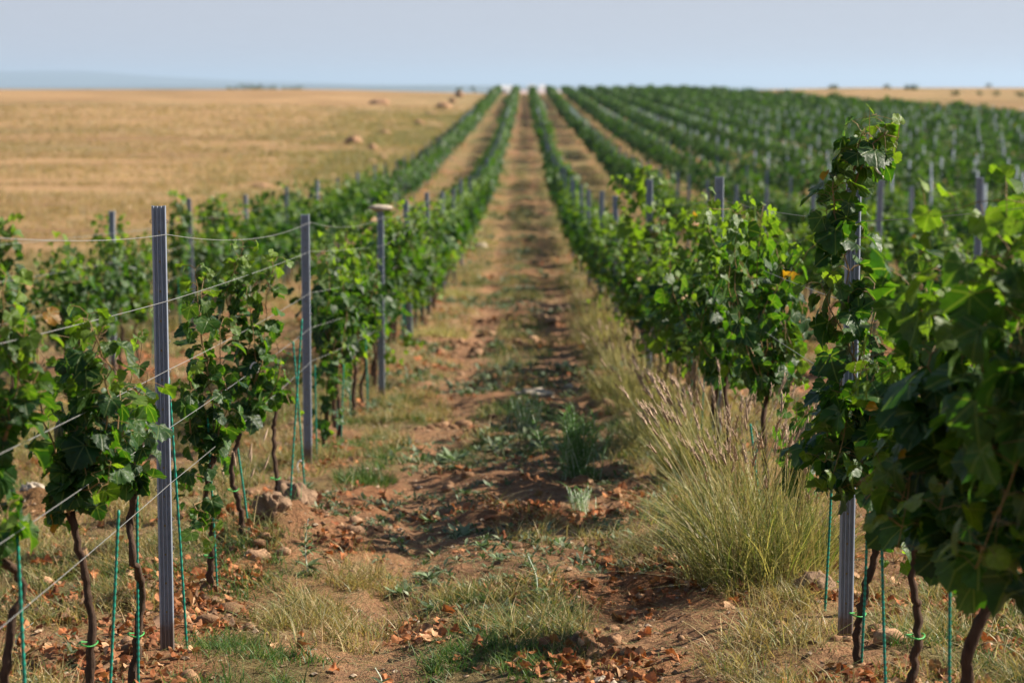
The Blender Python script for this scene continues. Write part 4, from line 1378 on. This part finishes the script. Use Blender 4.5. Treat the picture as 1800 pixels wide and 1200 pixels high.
for k, (px, py, lab) in enumerate([(800, 520, 'tan grass clump along the left edge of the distant track'), (770, 590, 'olive grass clump under the dense left vines'), (850, 425, 'dry grass clump beside the pale stone of the distant track'),
                              (640, 840, 'green grass clump at the left wheel track'), (700, 710, 'short green grass clump past the left mound')]):
    clump_at(px, py, 0.38 if py < 700 else 0.2, 0.26 if py < 700 else 0.15, 700, 0, lab, 95 + k, cols=CT if py < 700 else G_COLS, lean=(0, 0), group='grass clumps along the left row')

# ------------------------------------------------------------------ weeds
M['weed'] = mat_leaf('weed_leaf', transl=0.2, rough=0.55, spec=0.3, veins=False, tcol=(1.2, 1.5, 0.8))
LANCE = (np.array([(-0.03, 0), (0.03, 0), (0.13, 0.3), (0.15, 0.6), (0.0, 1.0), (-0.15, 0.6), (-0.13, 0.3), (0, 0.45)]),
         [np.array([(0, 1, 7), (1, 2, 7), (2, 3, 7), (3, 4, 7), (4, 5, 7), (5, 6, 7), (6, 0, 7)])])
LODS.append(LANCE)
def rosette(px, py, r, label, seed, n=22, col=(0.20, 0.26, 0.15), up=0.8):
    rng = rng_of(seed)
    x, y = G(px, py)
    ms = Mesher()
    a = rng.uniform(0, 6.28, n)
    el = rng.uniform(0.15, 1.3, n) * up
    tipd = np.stack([np.cos(a), np.sin(a), el], -1)
    nn = np.stack([-np.cos(a) * el, -np.sin(a) * el, np.ones(n)], -1)
    off = np.stack([np.cos(a), np.sin(a), np.zeros(n)], -1) * rng.uniform(0, 0.25, (n, 1)) * r
    put_leaves(ms, off + np.array([0, 0, 0.005]), tipd, nn, r * rng.uniform(0.5, 1.1, n), np.array(col) * rng.uniform(0.75, 1.25, (n, 1)), 4, rng, curl=0.8)
    tag(link('weed_rosette', ms.mesh('weed_rosette', M['weed']), None, (x, y, gz1(x, y))), label, 'weed', 'grey-green weed rosettes')
for k, (px, py, r, lab) in enumerate([
    (755, 1000, 0.085, 'broad grey-green rosette beside its paler neighbour on the left wheel track'), (705, 1022, 0.095, 'palest grey rosette with upright leaves on the left wheel track'),
    (762, 1052, 0.085, 'green rosette above the small white stone'), (815, 925, 0.10, 'silvery rosette next to the ridge of dead leaves'), (985, 942, 0.09, 'silvery upright rosette right of the dead leaf ridge'),
    (955, 915, 0.07, 'small rosette under the end of the dead leaf ridge'), (846, 960, 0.06, 'tiny rosette on the bare soil of the track'), (768, 900, 0.11, 'dark green rosette left of the dead leaf ridge'),
    (1080, 905, 0.08, 'small rosette before the leaves at the right wheel track'), (880, 985, 0.06, 'small grey rosette on the bare middle of the track'), (800, 800, 0.12, 'loose green rosette farther up the left wheel track'),
    (870, 600, 0.2, 'wide grey-green weed patch far up the track'), (935, 585, 0.2, 'second grey-green weed patch far up the track, more to the middle'), (1000, 640, 0.15, 'blurred grey-green weed right of the far weed patches')]):
    rosette(px, py, r, lab, 300 + k, n=26)

def stalk_weed(px, py, H, label, seed, col=(0.13, 0.17, 0.08), n=34, size=0.06):
    rng = rng_of(seed)
    x, y = G(px, py)
    root = thing('stalk_weed', (x, y, gz1(x, y)), label, 'weed')
    st, fo = Mesher(), Mesher()
    c = spline([np.array([0, 0, -0.02]), np.array([rng.normal(0, 0.015), 0, H * 0.5]), np.array([rng.normal(0, 0.03), 0, H])], 12)
    tube(st, c, np.linspace(0.0035, 0.0015, 12), 5)
    t = rng.uniform(0.0, 1, n) ** 1.2
    p = np.stack([np.interp(t, np.linspace(0, 1, 12), c[:, k]) for k in range(3)], -1)
    a = rng.uniform(0, 6.28, n)
    tipd = np.stack([np.cos(a), np.sin(a), rng.uniform(-0.1, 1.0, n)], -1)
    nn = np.stack([-np.cos(a) * 0.5, -np.sin(a) * 0.5, np.ones(n)], -1)
    put_leaves(fo, p, tipd, nn, size * (1.25 - 0.9 * t) * rng.uniform(0.7, 1.2, n), np.array(col) * rng.uniform(0.7, 1.4, (n, 1)), 4, rng)
    link('stem', st.mesh('weed_stem', M['weed']), root)
    link('foliage', fo.mesh('weed_foliage', M['weed']), root)
stalk_weed(542, 1012, 0.27, 'tall thistle-like weed before the soil mound', 401, n=60, size=0.075)
stalk_weed(942, 1045, 0.20, 'thin flowering weed stalk on the middle of the track', 402, n=36)
stalk_weed(1020, 985, 0.11, 'short upright weed right of the silvery rosette', 403, n=10, size=0.08)
stalk_weed(668, 1190, 0.10, 'dark broad-leaved weed at the bottom of the track', 404, n=9, size=0.10, col=(0.06, 0.09, 0.05))
stalk_weed(30, 1150, 0.12, 'small weed behind the nearest bent trunk', 405, n=20, size=0.05)

def feather_weed(px, py, r, H, n, label, seed):
    rng = rng_of(seed)
    x, y = G(px, py)
    root = thing('feathery_weed', (x, y, gz1(x, y)), label, 'weed', 'feathery green weeds')
    ms, st = Mesher(), Mesher()
    for k in range(32):
        a = rng.uniform(0, 6.28)
        tip = np.array([r * math.cos(a) * rng.uniform(0.2, 1), r * math.sin(a) * rng.uniform(0.2, 1), H * rng.uniform(0.6, 1.05)])
        b0 = np.array([rng.normal(0, r * 0.3), rng.normal(0, r * 0.3), 0.0])
        c = spline([b0, b0 + tip * np.array([0.35, 0.35, 0.5]), b0 + tip * np.array([0.7, 0.7, 1.0])], 14)
        tube(st, c, 0.0016, 3, cap=False)
        m = n // 32
        q = c[rng.integers(0, 14, m)]
        ln = rng.normal(0, 0.9, (m, 2))
        put_blades(ms, q, H * rng.uniform(0.08, 0.25, m), 0.0045 * np.ones(m), ln, tints(m, [(0.14, 0.28, 0.09), (0.19, 0.33, 0.12), (0.12, 0.24, 0.08)], rng), rng, 2)
    link('stem', st.mesh('feather_stem', M['weed']), root)
    link('foliage', ms.mesh('feather_leaves', M['grass']), root)
feather_weed(1012, 825, 0.20, 0.42, 2300, 'feathery green weed growing up in the right part of the track', 421)
feather_weed(930, 745, 0.20, 0.25, 1000, 'lower feathery weed before the flat pale stone', 422)
feather_weed(1020, 880, 0.10, 0.16, 400, 'small feathery weed in front of the tall one', 423)

# low broad-leaved weeds scattered over the track, too many to count
wd = Mesher()
for y0, y1, n0, sz in ((6, 14, 900, 0.045), (14, 34, 2600, 0.075), (34, 70, 2200, 0.12)):
    x, y = scatter(n0 * 3, y0, y1)
    k = fbm(x * 0.9 + 71, y * 0.5 + 3, 181, 3) + 0.10 * np.exp(-((x + 0.12) / 0.45) ** 2) + 0.22 * np.exp(-((x + 0.05) / 0.5) ** 2 - ((y - 20.5) / 2.0) ** 2)
    ok = (k > 0.60) & (x > L1X - 0.5) & (x < R1X + 0.4)
    x, y = x[ok], y[ok]
    per = 9
    bx, by = np.repeat(x, per), np.repeat(y, per)
    n = len(bx)
    a = grng.uniform(0, 6.28, n); el = grng.uniform(0.1, 1.6, n)
    tipd = np.stack([np.cos(a), np.sin(a), el], -1); nn = np.stack([-np.cos(a) * el, -np.sin(a) * el, np.ones(n)], -1)
    off = np.stack([np.cos(a), np.sin(a), np.zeros(n)], -1) * grng.uniform(0, 0.5, (n, 1)) * sz
    put_leaves(wd, np.stack([bx, by, gz(bx, by) + sz * 0.3 * grng.uniform(0, 1, n)], -1) + off, tipd, nn, sz * grng.uniform(0.5, 1.3, n),
               tints(n, [(0.10, 0.14, 0.07), (0.16, 0.20, 0.12), (0.07, 0.11, 0.05), (0.22, 0.25, 0.16)], grng), 4, grng)
tag(link('ground_weeds', wd.mesh('ground_weeds', M['weed'])), 'low grey-green weeds scattered over the track', kind='stuff')

# ------------------------------------------------------------------ far things: trees, shrubs, sheds, hills
def tree(x, y, H, cw, label, seed, name='tree', zoff=0.0, trunk=0.35, group=None, n=260, col=(0.045, 0.07, 0.03)):
    rng = rng_of(seed)
    z = float(terr(x, y))
    root = thing(name, (x, y, z), label, 'tree' if name == 'tree' else 'shrub', group)
    tr, fo = Mesher(), Mesher()
    top = np.array([rng.normal(0, 0.05 * H), 0, H * 0.8])
    tube(tr, spline([np.array([0, 0, -0.2]), np.array([rng.normal(0, .02 * H), 0, H * 0.4]), top], 10), np.linspace(H * 0.03, H * 0.008, 10), 6)
    nb = 7
    cen = []
    for k in range(nb):
        a = k * 2.4 + rng.uniform(0, 0.6); h = H * rng.uniform(trunk + 0.1, 0.88)
        c = np.array([math.cos(a) * cw * 0.32, math.sin(a) * cw * 0.32, h])
        cen.append(c)
        tube(tr, spline([np.array([0, 0, H * trunk]), c * np.array([0.5, 0.5, 0.85]), c], 6), np.linspace(H * 0.014, H * 0.004, 6), 4)
    cen = np.array(cen + [np.array([0, 0, H * 0.85])])
    k = rng.integers(len(cen), size=n)
    d = nrm(rng.normal(0, 1, (n, 3)))
    pos = cen[k] + d * cw * rng.uniform(0.1, 0.26, (n, 1)) * np.array([1, 1, 0.75])
    put_leaves(fo, pos, nrm(d + np.array([0, 0, -0.5])), d + np.array([0, 0, 0.5]), np.full(n, cw * 0.11) * rng.uniform(0.6, 1.3, n), np.array(col) * rng.uniform(0.7, 1.4, (n, 1)), 3, rng)
    link('trunk', tr.mesh('tree_trunk', M['bark']), root)
    link('crown', fo.mesh('tree_crown', M['leaf_far']), root)
    return root

def far_at(px, py_top, d):
    p = P(px, py_top, d)
    return p[0], d, p[2] - float(terr(p[0], d))
for k, (px, pt, d, cwpx, lab) in enumerate([
    (402, 149, 640, 24, 'first dark tree of the far line beyond the stubble field'), (420, 147, 650, 26, 'second dark tree of the far line beyond the stubble field'),
    (440, 146, 640, 26, 'tallest dark tree of the far line beyond the stubble field'), (458, 147, 660, 24, 'fourth dark tree of the far line beyond the stubble field'),
    (475, 149, 640, 22, 'last dark tree of the dense far line beyond the field'), (505, 150, 660, 16, 'single tree just past the dense far line'),
    (520, 148, 640, 18, 'taller of the pair of trees past the dense far line'), (535, 150, 660, 14, 'smaller of the pair of trees past the dense far line'),
    (157, 152, 640, 14, 'lone tiny tree below the far blue hills'), (116, 153, 640, 10, 'faint tiny tree below the hills, left of the lone one'), (80, 153, 660, 12, 'leftmost faint tree on the far field crest')]):
    x, y, h = far_at(px, pt, d)
    tree(x, y, h, cwpx / FPX * d * 1.3, lab, 700 + k, group='trees beyond the stubble field')
for k, (px, pt, d, cwpx, lab) in enumerate([
    (1602, 153, 345, 20, 'round shrub on the tan field, closest to the vines'), (1738, 147, 365, 9, 'small tree standing out above the right skyline'),
    (1680, 160, 300, 14, 'dark shrub below the skyline tree, left of the group'), (1722, 160, 290, 10, 'narrow shrub in the group on the right tan field'), (1752, 158, 290, 11, 'middle shrub of the group on the right tan field'),
    (1794, 160, 280, 14, 'rightmost shrub on the tan field'), (1465, 156, 360, 14, 'dark bush poking above the vine crest at the right'), (1560, 157, 355, 12, 'faint bush above the vine crest beside the round shrub'),
    (866, 154, 368, 14, 'dark bush on the crest beside the outermost vine row'), (832, 152, 380, 8, 'small bush on the crest between heaps and vines'), (806, 154, 380, 10, 'tiny bush on the crest above the farthest heap')]):
    x, y, h = far_at(px, pt, d)
    tree(x, y, max(h, 0.7), cwpx / FPX * d * 1.3, lab, 740 + k, name='shrub', trunk=0.1, n=160, group='shrubs near the crest')

def shed(px0, px1, py_top, d, depth, label, seed, roofm='white', wallm='white', gable=0.22):
    a, b = P(px0, py_top, d), P(px1, py_top, d)
    wid = b[0] - a[0]; cx = (a[0] + b[0]) / 2
    z0 = float(terr(cx, d)); H = a[2] - z0
    root = thing('farm_shed', (cx, d, z0), label, 'building', 'farm sheds beyond the crest')
    wl, rf, dr, wi = Mesher(), Mesher(), Mesher(), Mesher()
    hw = wid / 2; eh = H * (1 - gable)
    box(wl, (-hw, 0, -0.5), (hw, depth, eh))
    e = 0.15
    v = [(-hw - e, -e, eh), (hw + e, -e, eh), (hw + e, depth + e, eh), (-hw - e, depth + e, eh), (-hw - e, depth / 2, H), (hw + e, depth / 2, H)]
    rf.add(v, [np.array([(0, 1, 5, 4), (2, 3, 4, 5)]), np.array([(1, 2, 5), (3, 0, 4)])])
    box(dr, (-hw * 0.25, -0.05, 0), (hw * 0.25, -0.004, min(2.4, eh * 0.7)))
    box(wi, (hw * 0.45, -0.05, eh * 0.5), (hw * 0.75, -0.004, eh * 0.72))
    link('wall', wl.mesh('shed_wall', M[wallm]), root); link('roof', rf.mesh('shed_roof', M[roofm], smooth=False), root)
    link('door', dr.mesh('shed_door', M['steel']), root); link('window', wi.mesh('shed_window', M['glass']), root)
shed(882, 900, 150, 520, 6, 'white shed at the far end of the outermost vine row', 1)
shed(929, 941, 149, 525, 6, 'white shed seen past the end of the left side row', 2)
shed(949, 958, 149, 525, 7, 'narrow white shed beside the row right of the track', 3)
shed(904, 985, 158, 505, 10, 'long low pale pink shed below the white ones', 4, 'pinkroof', 'pinkroof', 0.4)

def bell(t, c, w): return math.exp(-((t - c) / w) ** 2)
hills('mountains', 17000, -7000, -1200, lambda t: 20 + 128 * bell(t, 0.25, 0.22) + 110 * bell(t, 0.62, 0.2) + 40 * bell(t, 0.45, 0.2) + 30 * bell(t, 0.9, 0.12), 'pale blue mountains far off on the horizon', 611)
hills('hills', 9000, -2800, 1400, lambda t: 44 * (0.55 + 0.45 * bell(t, 0.5, 0.35)) * min(1, t * 8, (1 - t) * 8), 'low blue hills on the far plain', 613)

# ------------------------------------------------------------------ haze
def haze():
    ms = Mesher()
    box(ms, (-29000, -59, -75), (29000, 54000, 150))
    m, nt, out = new_mat('haze_air')
    pv = N(nt, 'ShaderNodeVolumePrincipled')
    pv.inputs['Color'].default_value = (0.60, 0.78, 1.0, 1)
    pv.inputs['Density'].default_value = 0.00009
    pv.inputs['Anisotropy'].default_value = 0.2
    nt.links.new(pv.outputs[0], out.inputs['Volume'])
    tag(link('haze', ms.mesh('haze', m)), 'thin bluish summer haze over the plain', kind='stuff')
haze()
